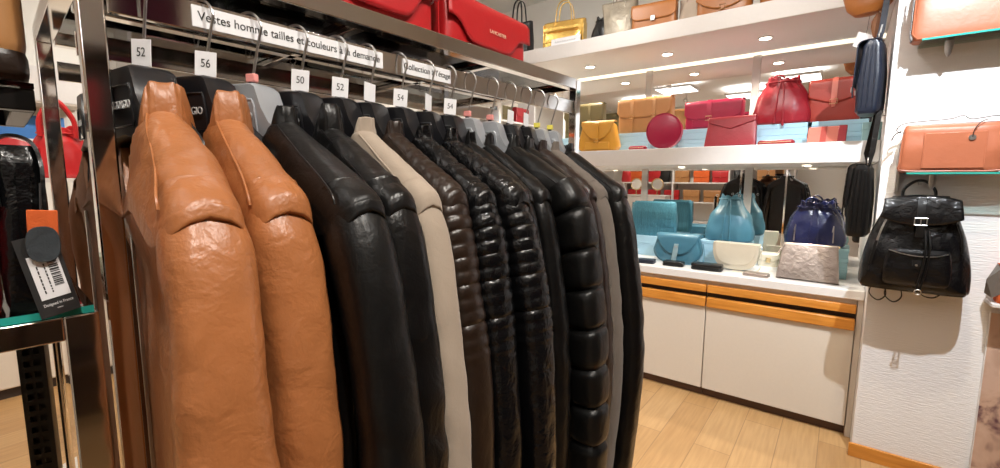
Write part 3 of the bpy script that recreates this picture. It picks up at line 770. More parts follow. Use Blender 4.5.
# --- counter, back row on boxes
for k in range(3):
    card_box('pale blue card box, %s of the stack under the teal drawstring bag' % ('lowest', 'middle', 'topmost')[k], (-.672, 3.70, CT+.059*k), 0, .33, .0585, .24, 'bluebox', 'blue boxes on the counter')
for k in range(3):
    card_box('grey green card box, %s of the stack under the navy bag' % ('lowest', 'middle', 'topmost')[k], (-.115, 3.66, CT+.066*k), 0, .35, .0655, .24, 'tealbox', 'grey green boxes on the counter')
card_box('pale card box under the fringed teal bag', (-1.23, 3.75, CT), 0, .30, .165, .16, 'bluebox')
# fringed bag
e = empty('fringed_bag', (-1.235, 3.74, CT+.166), R(3), 'teal suede shoulder bag covered in long fringe', 'bag')
MB().sup([(0, .17, .045, 6), (.02, .18, .05, 6), (.14, .18, .05, 6), (.27, .17, .035, 6), (.285, .165, .02, 6)], 48, 16).build('body', 'teal_suede', e)
for row, (z1, ln, yy) in enumerate(((.275, .19, -.056), (.13, .15, -.052))):
    g = MB()
    for k in range(52):
        x = -.172+.344*k/51; l = ln*(.94+.1*rnd.random())
        g.ribbon([(x, yy+.006, z1), (x+rnd.uniform(-.001, .001), yy-.004, z1-l*.4), (x+rnd.uniform(-.003, .003), yy-.002-rnd.random()*.004, z1-l)], (1, 0, 0), .0058, .0014)
    o = g.build('fringe', 'teal_suede', e, smooth=False); o['kind'] = 'stuff'
# small white card stand
e = empty('price_stand', (-1.345, 3.60, CT), R(8), 'small blank white card stand in front of fringed bag', 'card stand')
B(-.03, .03, -.002, .002, .004, .06).build('card', 'paper', e, rot=(R(-12), 0, 0)); B(-.03, .03, -.006, .02, 0, .005).build('foot', 'paper', e, bevel=.001)
# teal saddle bag
e = empty('saddle_bag', (-.968, 3.52, CT), R(4), 'teal leather saddle bag with silver tab closure', 'bag')
pillow(rounded(.345, .215, .095, .03, .86), .13).build('body', 'teal', e, ang=60)
flap_mesh(.305, .125, .215, lambda u: .155*(1-.93*abs(u)**2.6), bulge=.010).build('flap', 'teal', e, solid=.005)
MB().tube([(x*1.0, -.050, .1+(z-.1)*.97) for x, z in rounded(.342, .215, .095, .03, .86)], .003, 6, closed=True).build('piping', 'teal', e)
sb = bpy.context.scene.objects.get('saddle_bag')
MB().ribbon([(-.0, -.083, .150), (-.004, -.090, .095), (-.014, -.088, .03), (-.018, -.080, .004)], (1, 0, 0), [.03, .036, .034, .026], .005).build('tab', 'paleteal', sb, label='pale metallic tab')
MB().disc((-.001, -.086, .125), .008, .006, 'y').build('stud', 'brushed', sb)
MB().tube(smoothpath([(.172, 0, .15), (.188, -.03, .08), (.18, -.07, .012), (.10, -.105, .006), (-.02, -.11, .006)], 6), .005, 8).build('shoulder_strap', 'teal', sb)
bucket('pale teal drawstring bucket bag on blue boxes', (-.655, 3.69, CT+.178), 0, .325, .335, .20, 'teal', 'bucket_bag', 8, 2, .46, .52, waist=.88)
bb = bpy.context.scene.objects.get('bucket_bag')
for s in (-1, 1):
    for dx in (.0, .05):
        MB().tube([(s*(.055+dx*.8)+.008*cos(a), -.02, .335+.008*sin(a)) for a in [2*pi*k/16 for k in range(16)]], .002, 6, closed=True).build('ring', 'brushed', bb)
pouch('zip_pouch', 'teal pouch peeking out behind the saddle bag', 'pouch', (-.885, 3.76, CT+.1), 0, .11, .09, .1, 'teal')
card_box('pale blue card box under the small teal pouch', (-.90, 3.77, CT), 0, .12, .099, .12, 'bluebox')
# ivory crescent bag
e = empty('crescent_bag', (-.558, 3.45, CT), R(-2), 'pearly ivory half moon shoulder bag', 'bag')
def cres(s, z0=0):
    pts = []
    for k in range(25):
        a = pi+pi*k/24; pts.append((.148*s*abs(cos(a))**.62*math.copysign(1, cos(a)), .172+.168*s*math.copysign(abs(sin(a))**.85, sin(a))+z0))
    return [(-.145*s, .192+z0)]+pts+[(.145*s, .192+z0)]
rs = [[Vector((x, y, z)) for x, z in cres(s)] for y, s in ((.045, .90), (.038, .98), (.02, 1), (-.02, 1), (-.038, .98), (-.045, .90))]
MB().rings(rs).build('body', 'ivory', e, ang=50)
fo = [Vector((x*.86, 0, .192-(.192-z)*.80)) for x, z in cres(1)]
MB().rings([[v+Vector((0, -.044, 0)) for v in fo], [v+Vector((0, -.050, 0)) for v in fo]]).build('flap', 'ivory', e, bevel=.002)
MB().tube([(.148+.013*cos(a), 0, .165+.013*sin(a)) for a in [2*pi*k/20 for k in range(20)]], .0028, 6, closed=True).build('ring', 'brushed', e)
MB().ribbon(smoothpath([(.15, 0, .155), (.163, -.02, .10), (.155, -.05, .03), (.10, -.075, .004), (.0, -.08, .004)], 6), (0, .6, .5), .014, .003).build('shoulder_strap', 'ivory', e)
# navy bag, black flap bag behind it is on the pillar
bucket('shiny navy drawstring backpack on grey green boxes', (-.128, 3.61, CT+.199), 0, .335, .285, .19, 'navy', 'drawstring_backpack', 10, 2, .60, .66, top_handle=True, pockets=True, waist=.84)
e = envelope('metallic taupe zip clutch leaning at the counter front', (-.138, 3.335, CT), R(-3), .325, .235, .05, 'pewter', R(-14), vflap=False, top=.88)
MB().tube([(-.135, -.012, .212), (.135, -.012, .212)], .003, 6).build('zip', 'brushed', e)
MB().ribbon(smoothpath([(-.135, -.02, .212), (-.15, -.028, .19), (-.165, -.03, .15)], 5), (1, 0, .3), .010, .003).build('zip_pull', 'pewter', e)
MB().disc((.142, -.004, .225), .009, .006, 'y').build('ring', 'brass', e)
# a gold clutch at the back
satchel('small gold clutch bag between teal and navy bags', (-.395, 3.78, CT), R(2), .13, .10, .06, 'ivory', .6, 4, straps=(), clasp='brass', name='clutch_bag')
wallet('small ink blue wallet at the counter front, nearest the rack', (-1.145, 3.325, CT), R(6), .13, .030, .085, 'inknavy')
wallet('flat black wallet in front of the teal saddle bag', (-.945, 3.335, CT), R(3), .145, .034, .085, 'black')
wallet('large black wallet before the ivory half moon bag', (-.715, 3.33, CT), R(2), .20, .044, .10, 'black')
wallet('slim pewter coloured wallet at the counter front', (-.41, 3.315, CT), R(-6), .15, .022, .085, 'pewter')

# --- top ledge
def tote(label, loc, rz, w, h, d, mat, hh=.16, name='tote_bag', hm=None, folds=0, seed=0, flare=1.08):
    e = empty(name, loc, rz, label, 'bag')
    def fn(x, y, z, th, t):
        k = 1+folds*noise.noise(Vector((x*16+seed, y*16, z*5)))
        return x*k, y*k, z
    MB().sup([(0, w/2*.96, d/2*.96, 6), (.01, w/2, d/2, 6), (h*.5, w/2*(1+flare)/2, d/2*.9, 5), (h, w/2*flare, d/2*.45, 4)], 56, 24, True, False, fn if folds else None).build('body', mat, e, solid=.004)
    for y in (-1, 1):
        MB().ribbon(smoothpath([(-w*.22, y*d*.26, h*.70), (-w*.21, y*d*.26, h), (-w*.15, y*d*.2, h+hh*.8), (0, y*d*.17, h+hh), (w*.15, y*d*.2, h+hh*.8), (w*.21, y*d*.26, h), (w*.22, y*d*.26, h*.70)], 6), (0, 1, 0) , .014, .005).build('handle', hm or mat, e)
    return e
tote('charcoal tote with long thin handles at the ledge end', (-2.38, 3.36, UP), R(-6), .27, .28, .12, 'blackplastic', .20)
g = tote('shiny gold handbag with two handles behind the price card', (-1.93, 3.38, UP), R(10), .33, .22, .15, 'gold', .16, 'handbag')
for z in (.06, .15):
    MB().ribbon([(-.155, -.079, z), (0, -.084, z), (.155, -.079, z)], (0, 0, 1), .022, .004).build('belt', 'gold', g)
for x in (-.17, .17):
    B(x-.004, x+.004, -.05, .05, .02, .20).build('side_strap', 'gold', g, bevel=.002)
e = empty('price_card', (-1.86, 3.268, UP), R(2), 'white price card on the ledge before the gold handbag', 'card', rx=R(-6))
B(-.13, .13, -.001, .001, 0, .062).build('card', 'paper', e)
MB().box((0, .012, .010), (.25, .022, .002)).build('foot', 'paper', e)
g = MB()
for k in range(9):
    x = -.095+.021*k; g.tube(smoothpath([(x, -.0014, .024), (x+.006, -.0014, .040), (x+.010, -.0014, .026), (x+.015, -.0014, .034)], 3), .0010, 5)
g.build('handwriting', 'blackplastic', e)
bucket('small black bag beside the gold handbag on the ledge', (-1.61, 3.41, UP), 0, .16, .19, .12, 'black', 'drawstring_bag', 7, 1, .6, .6)
tote('slouchy grey snake print bag on the ledge', (-1.46, 3.40, UP), R(8), .22, .27, .16, 'greysnake', .08, 'slouchy_bag', folds=.12, seed=3, flare=1.2)
satchel('cognac brown satchel with square silver clasp on the ledge', (-1.185, 3.38, UP), R(6), .31, .19, .10, 'cognac', .62, 8, straps=(), clasp='brushed', name='satchel')
tote('pale beige bag between brown and orange bags on the ledge', (-.93, 3.44, UP), R(-4), .17, .19, .14, 'beige', .1, 'slouchy_bag', folds=.1, seed=9)
satchel('broad orange tan bag with curved flap on the ledge', (-.72, 3.38, UP), R(3), .33, .20, .12, 'cognac', .8, 2.5, straps=(.0,), strap_w=.03, shape=lambda u: 1-.45*abs(u)**2, sq=5)
tote('brown leather shopper on the ledge, nearest the white pillar', (-.36, 3.42, UP), R(-3), .30, .25, .13, 'cognac', .12, 'tote_bag')

# --- red bags on the rack's glass shelf
def red_flap_bag(label, lx, ly, rz, w, h, d, mat):
    p = RW(lx, ly, GZ-.0099)
    e = satchel(label, p, -RA+R(90)+rz, w, h, d, mat, .74, 6, straps=(), name='shoulder_bag', shape=lambda u: .55+.45/(1+math.exp((abs(u+.05)-.62)*16)), sq=9)
    text('LANCASTER', 'lettering', .011, 'goldprint', e, (.01, -d*.52-.0115, h*.56), (R(90), 0, 0), .0003)
    for k, y in enumerate((-d*.30, d*.05)):
        MB().ribbon(smoothpath([(-w/2-.003, y, h*.98), (-w/2-.010, y, h*.7), (-w/2-.008, y, h*.25), (-w/2-.004, y, h*.06)], 5), (0, 1, 0), .012, .003).build('side_strap', mat, e)
    MB().tube([(-w/2-.010, -d*.12+.012*cos(a), h*.86+.012*sin(a)) for a in [2*pi*k/20 for k in range(20)]], .002, 6, closed=True).build('ring', 'brushed', e)
    return e
red_flap_bag('bright red flap bag at the far end of the rack top', -.115, .700, R(3), .285, .135, .10, 'red')
red_flap_bag('bright red flap bag in the middle of the rack top', -.105, .405, R(0), .24, .15, .10, 'red')
red_flap_bag('dark red flap bag on the rack top, nearest the front post', -.13, .10, R(4), .16, .15, .09, 'darkred')
tote('black bag on the rack top between the red bags', RW(-.19, .27, GZ-.0099), R(80), .15, .16, .11, 'black', .08, 'handbag')
tote('pale cream handbag at the back of the rack top', RW(-.31, .50, GZ-.0099), R(80), .20, .16, .11, 'ivory', .10, 'handbag')
satchel('dark red bag at the back of the rack top', RW(-.33, .22, GZ-.0099), R(86), .20, .15, .09, 'darkred', .6, 6, straps=())
satchel('tan bag at the back corner of the rack top', RW(-.33, .74, GZ-.0099), R(86), .20, .15, .09, 'camel', .6, 6, straps=(.3,))
# ------------------------------------------------------------------ bags and glass on the white pillar
YP = 3.03
def glass_ledge(x0, x1, z, d, label):
    e = empty('glass_shelf', ((x0+x1)/2, YP, z), 0, label, 'shelf', 'small glass shelves on the pillar')
    w = (x1-x0)/2
    B(-w, w, -d, -.001, -.004, .004).build('pane', 'paneteal', e)
    B(-w, w, -d-.0012, -d-.0001, -.004, .004).build('front_edge', 'edge', e, label='green glass edge')
    for x in (-w+.10, w-.10):
        c = MB().sup([(-.075, .004, .003, 2), (-.06, .011, .007, 2), (-.02, .016, .010, 2), (-.0045, .015, .011, 2)], 24, 12).build('bracket', 'brushed', e, loc=(x, -d*.55, 0))
        MB().tube([(0, 0, -.02), (0, d*.55-.002, -.02)], .006, 10).build('arm', 'brushed', c)
glass_ledge(.235, .86, 2.158, .165, 'upper glass shelf with green edge on the white pillar')
glass_ledge(.235, .86, 1.550, .150, 'lower glass shelf with green edge on the white pillar')
# terracotta tote above
e = empty('tote_bag', (.395, YP-.085, 2.163), 0, 'terracotta leather tote on the upper glass shelf', 'bag')
MB().sup([(0, .185, .048, 7), (.012, .196, .052, 7), (.14, .192, .050, 7), (.26, .186, .040, 6), (.275, .183, .034, 6)], 64, 20).build('body', 'terra', e)
MB().tube([(.192*cos(a)*1.0 if False else x, -.053, z) for x, z in [(-.19, .27), (-.193, .14), (-.194, .03), (-.175, .006), (.175, .006), (.194, .03), (.193, .14), (.19, .27)]], .0035, 6).build('piping', 'terra', e)
MB().ribbon([(-.193, -.03, .003), (-.198, -.02, .03), (-.198, -.02, .2)], (0, 1, 0), .05, .004).build('side_panel', 'dkbrown', e)
for s in (-1, 1):
    MB().ribbon(smoothpath([(-.09, s*.042, .16), (-.085, s*.045, .26), (-.05, s*.03, .36), (0, s*.02, .39), (.05, s*.03, .36), (.085, s*.045, .26), (.09, s*.042, .16)], 6), (0, 1, 0), .012, .006).build('handle', 'terra', e)
MB().ribbon(smoothpath([(-.19, -.01, .26), (-.215, -.03, .20), (-.23, -.035, .10), (-.235, -.035, .06)], 6), (0, 1, 0), .006, .002).build('strap_end', 'dkbrown', e, label='thin dark strap end')
# terracotta pochette below
e = empty('shoulder_bag', (.380, YP-.078, 1.5545), 0, 'terracotta zip shoulder bag on the lower glass shelf', 'bag')
w, h = .172, .222
MB().sup([(0, w*.93, .038, 7), (.012, w, .047, 7), (.10, w*1.0, .052, 7), (h-.02, w*.97, .044, 6), (h, w*.94, .030, 6)], 64, 24, fn=lambda x, y, z, th, t: (x, y+.004*noise.noise(Vector((x*14, 0, z*14))), z)).build('body', 'terra', e)
pk = MB().bx(-.095, .110, -.0555, -.048, .018, .182).build('front_pocket', 'terra', e, bevel=.003)
for x0, x1, z0, z1 in ((-.096, -.093, .02, .182), (.108, .111, .02, .182)):
    B(x0, x1, -.0565, -.0545, z0, z1).build('pocket_seam', 'terra', pk)
MB().tube(smoothpath([(-w*.98, -.046, .18), (-w*1.0, -.049, .05), (-w*.94, -.046, .010), (0, -.05, .006), (w*.94, -.046, .010), (w, -.049, .05), (w*.98, -.046, .18)], 5), .0035, 6).build('piping', 'terra', e)
MB().tube([(-w*.9, 0, h+.002), (w*.9, 0, h+.002)], .003, 6).build('zip', 'dkbrown', e)
MB().ribbon(smoothpath([(-w*1.02, -.01, h*.86), (-w*1.13, -.02, h*.92), (-w*.95, -.02, h*1.06), (-.02, -.02, h*1.10), (.03, -.015, h*1.16), (.06, -.02, h*1.08), (.14, -.02, h*1.12), (w*.98, -.01, h*1.02)], 6), (0, 1, .2), .010, .003).build('shoulder_strap', 'dkbrown', e, label='thin dark shoulder strap')
MB().ribbon(smoothpath([(-w*1.02, -.01, h*.90), (-w*1.16, -.03, h*.82), (-w*1.22, -.035, h*.70)], 6), (0, 1, .2), .012, .004).build('strap_end', 'dkbrown', e)
MB().disc((.062, -.058, .155), .012, .006, 'y', 24).build('medallion', 'brushed', e, label='round metal medallion')
MB().tube(smoothpath([(.062, -.060, .155), (.066, -.060, .19), (.085, -.05, .222), (.11, -.03, .235)], 5), .002, 6).build('medallion_cord', 'dkbrown', e)

# black backpack
e = empty('backpack', (.298, YP-.105, .985), 0, 'black leather flap backpack hanging on the white pillar', 'backpack')
def bpf(x, y, z, th, t):
    k = .010*noise.noise(Vector((x*11, y*9, z*9)))+.005*noise.noise(Vector((x*30, y*30, z*22)))
    return x*(1+k*1.2), y+(k*1.3 if y < 0 else 0), z+.012*noise.noise(Vector((x*6, 0, 3)))*t
MB().sup([(0, .188, .070, 5), (.02, .200, .082, 4.5), (.13, .196, .088, 3.5), (.26, .172, .080, 3), (.36, .140, .064, 2.8), (.43, .118, .050, 2.6), (.455, .100, .036, 2.5)], 72, 40, fn=bpf).build('body', 'black_gloss', e)
# flap: a domed lid, wide at the front
def lid(u, v):
    x = u*(.128+.014*v)
    fz = .452-.022*u*u
    s = v*1.0
    if s < .35: y = .03-.10*(s/.35); z = fz+.010*sin(pi*s/.35*.6)
    else:
        q = (s-.35)/.65; y = -.074-.022*sin(pi*q*.6); z = fz+.006-q*(.135-.055*abs(u)**2.2)
    return Vector((x, y-.004*noise.noise(Vector((x*20, 0, z*20))), z))
n, m = 28, 22
MB().add([lid(i/n*2-1, j/m) for i in range(n+1) for j in range(m+1)], [(i*(m+1)+j, i*(m+1)+j+1, (i+1)*(m+1)+j+1, (i+1)*(m+1)+j) for i in range(n) for j in range(m)]).build('flap', 'black_gloss', e, solid=.006)
pk = MB().sup([(.035, .105, .012, 5), (.05, .118, .024, 4), (.13, .120, .030, 4), (.19, .112, .026, 4), (.21, .104, .018, 5)], 56, 20, fn=lambda x, y, z, th, t: (x, y+.004*noise.noise(Vector((x*16, 0, z*16))), z)).build('front_pocket', 'black_gloss', e, loc=(.005, -.088, 0))
MB().ribbon(smoothpath([(-.106, -.022, .202), (-.06, -.026, .188), (.0, -.030, .180), (.06, -.028, .184), (.10, -.020, .198)], 5), (0, 1, 0), .010, .004).build('pocket_zip', 'brushed', pk, label='silver curved pocket zip')
MB().ribbon([(-.004, -.029, .160), (-.004, -.034, .135), (-.004, -.033, .122)], (1, 0, 0), [.030, .028, .012], .004).build('pocket_tab', 'black', pk)
MB().disc((-.004, -.0365, .138), .005, .004, 'y', 16).build('stud', 'brushed', pk)
# side zip with long pull
zz = MB().ribbon(smoothpath([(-.120, -.079, .345), (-.138, -.087, .28), (-.150, -.090, .21)], 5), (1, 0, .2), .009, .004).build('side_zip', 'brushed', e, label='slanted silver side zip')
MB().ribbon(smoothpath([(-.148, -.094, .24), (-.156, -.098, .19), (-.166, -.098, .12)], 4), (1, 0, 0), .012, .004).build('zip_pull', 'black', zz)
MB().ribbon(smoothpath([(.125, -.077, .335), (.145, -.086, .27), (.150, -.088, .20)], 5), (1, 0, -.2), .007, .003).build('side_zip', 'blackmetal', e)
# closing strap and buckle
st = MB().ribbon(smoothpath([(.0, -.078, .452), (.0, -.096, .40), (.0, -.106, .34), (.001, -.108, .30), (.0, -.108, .268)], 5), (1, 0, 0), .028, .005).build('closing_strap', 'black', e)
MB().tube([(-.021, -.110, .325), (.021, -.110, .325), (.021, -.109, .357), (-.021, -.109, .357)], .0035, 8, closed=True).build('buckle', 'brushed', st, label='square silver buckle')
MB().tube([(0, -.113, .322), (0, -.113, .358)], .0022, 6).build('buckle_pin', 'brushed', st)
for x in (.020, .034):
    MB().tube(smoothpath([(x, -.100, .30), (x+.006, -.128, .22), (x+.001, -.128, .12), (x-.008, -.124, .05), (x-.010, -.122, .02)], 6), .004, 8).build('cord', 'black', e)
MB().tube([(.016+.012*cos(a), -.124, .012+.012*sin(a)) for a in [2*pi*k/20 for k in range(20)]], .003, 6, closed=True).build('cord_ring', 'brushed', e, label='silver ring')
MB().tube(smoothpath([(-.062, .03, .445), (-.058, .03, .49), (-.02, .03, .528), (.02, .03, .525), (.052, .03, .485), (.056, .03, .445)], 6), .0065, 8).build('handle', 'black', e)
for x0 in (-.115, -.055):
    MB().ribbon(smoothpath([(x0-.02, .03, .02), (x0-.035, .02, -.04), (x0, .015, -.075), (x0+.030, .02, -.045), (x0+.02, .03, .01)], 6), (0, 1, 0), .016, .004).build('strap_loop', 'black', e)
MB().ribbon(smoothpath([(.02, .02, .01), (.05, .01, -.025), (.09, .012, -.03), (.12, .02, .0)], 6), (0, 1, 0), .016, .004).build('strap_loop', 'black', e)
MB().disc((.0, -.0, 0), .006, .05, 'y').build('wall_hook', 'brushed', e, loc=(0, .08, .515))

# narrow grey bracket between pillar bags
e = tag(MB().bx(.205, .218, YP-.05, YP-.0005, 1.46, 1.70).build('shelf_upright', 'brushed', bevel=.002), 'grey upright strip on the white pillar beside lower terracotta bag', 'shelf upright')

# bags hanging on the pillar's flank, above the shelf and counter
def flank_bag(label, x, y, z, t, h, w, mat, flap=True, rz=0):
    """hangs flat against the flank: its gusset shows, its flap faces the shelves"""
    e = empty('messenger_bag', (x, y, z), R(-90)+rz, label, 'bag')
    MB().sup([(0, w/2*.96, t/2*.8, 5), (.015, w/2, t/2, 5), (h*.5, w/2, t/2*1.05, 5), (h-.02, w/2*.97, t/2*.8, 5), (h, w/2*.95, t/2*.55, 5)], 56, 24, fn=lambda X, Y, Z, th, q: (X, Y*(1+.06*noise.noise(Vector((X*12, Y*20, Z*9)))), Z)).build('body', mat, e)
    flap_mesh(w*.98, t, h, lambda u: h*.62*(1-.15*abs(u)**6), bulge=.008).build('flap', mat, e, solid=.005)
    for xx in (-w*.28, w*.28):
        s = MB().ribbon([(xx, -t*.52-.012, h*.7), (xx, -t*.52-.016, h*.4), (xx, -t*.52-.014, h*.25)], (1, 0, 0), .022, .004).build('strap', mat, e)
        buckle(e, xx, -t*.52-.020, h*.36, .028, .024, 'brushed', s)
    for yy in (-.022, 0, .022):
        MB().tube([(w/2+.001, yy*t/.1, .03), (w/2+.003, yy*t/.1, h*.5), (w/2*.97+.001, yy*t/.1*.7, h-.03)], .003, 6).build('gusset_seam', mat, e)
    return e
nb = flank_bag('ink blue messenger bag hanging high on the pillar edge', .078, 3.15, 1.865, .105, .37, .20, 'inknavy', rz=R(-9))
MB().ribbon([(.08, .02, .355), (.082, .03, .42), (.080, .042, .64), (.07, .045, 1.1)], (0, 1, 0), .026, .005).build('shoulder_strap', 'inknavy', nb)
MB().tube([(.08+.010*cos(a), .022, .385+.018*sin(a)) for a in [2*pi*k/20 for k in range(20)]], .003, 6, closed=True).build('clip_ring', 'brushed', nb, label='silver clip ring')
MB().tube([(.081, .024, .40), (.081, .030, .44)], .005, 8).build('swivel_clip', 'brushed', nb)
kb = flank_bag('black messenger bag hanging low on the pillar edge', .082, 3.15, 1.215, .100, .385, .20, 'black', rz=R(-7))
MB().ribbon([(.08, .02, .37), (.075, .035, .45), (.06, .045, .66)], (0, 1, 0), .024, .005).build('shoulder_strap', 'black', kb)
MB().ribbon([(-.05, .02, .37), (-.04, .0, .45), (-.01, .03, .66)], (0, 1, 0), .022, .005).build('shoulder_strap', 'black', kb)
MB().tube([(.08+.010*cos(a), .022, .40+.020*sin(a)) for a in [2*pi*k/20 for k in range(20)]], .003, 6, closed=True).build('clip_ring', 'brushed', kb, label='silver clip ring')
for bg, zz in ((nb, 1.1), (kb, .66)):
    MB().tube([(0, .045, zz-.012), (0, .075, zz-.014)], .006, 10).build('wall_hook', 'brushed', bg)
# brown round bag with tassel
e = empty('round_bag', (.035, 3.15, 2.54), R(-20), 'brown rounded bag with tassel hanging at the top of the pillar edge', 'bag')
MB().sup([(-.155, .02, .02, 2), (-.148, .06, .04, 2.2), (-.11, .098, .052, 2.3), (0, .125, .055, 2.4), (.10, .10, .05, 2.3), (.14, .05, .03, 2.2), (.145, .02, .02, 2)], 48, 30).build('body', 'cognac', e)
MB().ribbon(smoothpath([(-.11, 0, .08), (-.10, .03, .3), (.0, .06, .55), (.09, .03, .3), (.11, 0, .08)], 6), (0, 1, 0), .016, .004).build('shoulder_strap', 'cognac', e)
t = MB().tube([(.045, -.01, -.12), (.047, -.012, -.165)], .004, 8).build('tassel', 'tan_dark', e)
MB().sup([(-.295, .004, .002, 2), (-.27, .016, .006, 3), (-.22, .027, .009, 3), (-.185, .022, .008, 3), (-.162, .010, .007, 2)], 24, 16).build('tassel_tip', 'tan_dark', t, loc=(.048, -.012, 0))
e2 = empty('hang_tag', (.035, 3.17, 2.30), R(-35), 'pinkish paper tag under the brown tassel bag', 'tag')
B(-.045, .045, -.0006, .0006, -.075, .0).build('card', 'paper', e2, rot=(R(8), R(28), 0)); MB().tube([(0, 0, -.005), (.01, .0, .10)], .0008, 5).build('string', 'ink', e2)

# poster board leaning at the right, orange bag with paper stuffing at the frame edge
e = empty('poster_board', (.93, YP-.025, .0), 0, 'brown pink printed poster board standing against the pillar', 'poster', rx=R(-1.0))
B(-.335, .335, -.008, .008, .0, .905).build('board', 'white', e, bevel=.001)
B(-.332, .332, -.0095, -.0081, .003, .902).build('print', 'print', e)
e = satchel('orange bag stuffed with mauve paper at the frame edge', (.672, YP-.085, .97), 0, .17, .17, .09, 'orange_suede', .5, 5, straps=(), name='handbag')
MB().add([(-.10, -.03, .02), (-.085, -.05, .16), (-.12, -.01, .10), (-.06, -.055, .06), (-.085, .03, .17), (-.115, .03, .03)], [(0, 3, 1), (0, 1, 2), (2, 1, 4), (2, 4, 5), (0, 2, 5)]).build('stuffing_paper', 'greysuede', e, smooth=False, label='crumpled mauve paper')
e = empty('bag_hook', (.657, YP, .95), 0, 'white peg shelf under the orange bag', 'hook')
B(-.085, .10, -.14, -.001, -.0, .018).build('ledge', 'white', e, bevel=.003); B(-.012, .012, -.012, -.001, -.05, .0).build('bracket', 'brushed', e)
# ------------------------------------------------------------------ neighbouring chrome display stand at the left edge
SX, SY, SZ = -.605, .088, 1.365        # its far front post
st = empty('display_stand', (SX, SY, 0), -RA, 'low chrome display stand with glass top at the left edge', 'display stand')
SL, SD = .75, .40
for x in (0, -SD):
    for y in (0 if x == 0 else -.16, -SL):
        B(x-.013, x+.013, y-.013, y+.013, 0, SZ if x == 0 else SZ-.0245).build('post', 'chrome', st, bevel=.0015)
for x in (0, -SD):
    B(x-.013, x+.013, -SL+.013, -.013, SZ-.024, SZ).build('top_rail', 'chrome', st, bevel=.0015)
    B(x-.013, x+.013, -SL+.013, -.013, .12, .144).build('bottom_rail', 'chrome', st, bevel=.0015)
for y in (0, -SL):
    B(-SD+.013, -.013, y-.013, y+.013, SZ-.024, SZ).build('end_bar', 'chrome', st, bevel=.0015)
B(-SD-.010, .010, -SL, .010, SZ+.0005, SZ+.0075).build('glass_top', 'paneteal', st, label='glass top with green edge')
B(.0102, .0112, -SL, .010, SZ+.0005, SZ+.0075).build('glass_edge', 'edge', st)
def SW(x, y, z): return Matrix.Translation((SX, SY, 0)) @ Matrix.Rotation(-RA, 4, 'Z') @ Vector((x, y, z))
# black leather bag on it with its tags
e = empty('handbag', (-.640, .060, SZ+.0085), R(84), 'black upright leather bag with hang tags on the low glass stand', 'bag')
MB().sup([(0, .016, .030, 5), (.01, .0175, .032, 5), (.09, .0175, .032, 4), (.14, .0165, .026, 4), (.157, .014, .020, 3)], 48, 24, fn=lambda x, y, z, th, t: (x*(1+.10*noise.noise(Vector((x*60, y*40, z*14)))), y*(1+.14*noise.noise(Vector((x*60, y*30, z*18+5)))), z)).build('body', 'black_gloss', e)
MB().ribbon(smoothpath([(-.014, -.026, .10), (-.015, -.020, .150), (-.006, -.004, .166), (.010, -.006, .162), (.016, -.026, .14), (.015, -.034, .10), (.014, -.036, .05)], 6), (0, 1, 0), .014, .003).build('strap', 'black', e)
MB().ribbon(smoothpath([(.004, -.034, .14), (.002, -.036, .10), (.004, -.037, .04)], 5), (1, 0, 0), .009, .003).build('front_strap', 'black_gloss', e)
tg = empty('hang_tag', (-.586, .069, 1.371), R(80), 'black hang tag with white barcode label and grey felt disc', 'tag')
tg.scale = (.76, .86, .92)
T = B(-.0185, .0185, -.0009, .0009, 0, .084).build('card', 'ink', tg, rot=(0, R(-12), 0), loc=(.005, 0, 0), label='black card')
Lb = B(-.0135, .0135, -.0004, .0004, 0, .046).build('barcode_label', 'paper', T, loc=(.001, -.0014, .0185), label='white barcode label')
g = MB()
rr = random.Random(3); z = .012
while z < .042:
    hgt = rr.choice((.0005, .0009, .0014)); g.box((.0068, -.0005, z), (.0085, .0003, hgt)); z += hgt+rr.choice((.0006, .001))
g.build('barcode', 'ink', Lb)
for k, x in enumerate((-.0075, -.001)):
    g = MB(); z = .006
    while z < .036:
        l = rr.uniform(.0015, .004); g.box((x, -.0005, z+l/2), (.0013, .0003, l)); z += l+.001
    g.build('small_print', 'ink', Lb)
text('Designed in France', 'lettering', .0042, 'paper', T, (.001, -.0011, .0125), (R(90), 0, 0), .0001, fit=.027)
text('www', 'small_print', .0026, 'paper', T, (.001, -.0011, .0075), (R(90), 0, 0), .0001)
MB().sup([(-.002, .0145, .0175, 2.6), (0, .015, .018, 2.6), (.002, .0145, .0175, 2.6)], 32, 4).build('felt_disc', 'greyfelt', tg, loc=(-.004, -.005, .074), rot=(R(90), 0, 0), label='dark grey felt disc')
MB().bx(-.0135, .0135, -.0015, .0015, 0, .030).build('suede_tab', 'orange_suede', tg, loc=(-.004, .004, .078), rot=(0, R(3), 0), bevel=.001, label='bright orange suede tab')
MB().tube([(-.004, .006, .106), (-.002, .012, .135)], .0012, 6).build('string', 'ink', tg)
# red bag just left of it and the loop of its strap
e = empty('handbag', (-.650, .022, SZ+.0085), R(86), 'bright red bag standing beside the black one on the low glass stand', 'bag')
MB().sup([(0, .017, .035, 5), (.01, .019, .04, 5), (.10, .019, .038, 4), (.145, .017, .03, 4), (.155, .012, .022, 3)], 48, 20).build('body', 'red', e)
MB().ribbon(smoothpath([(-.004, .0, .150), (.006, .01, .160), (.025, .022, .163), (.045, .03, .160), (.056, .026, .153), (.046, .034, .146), (.03, .034, .150)], 7), (0, .35, 1), .009, .003).build('strap', 'red', e)

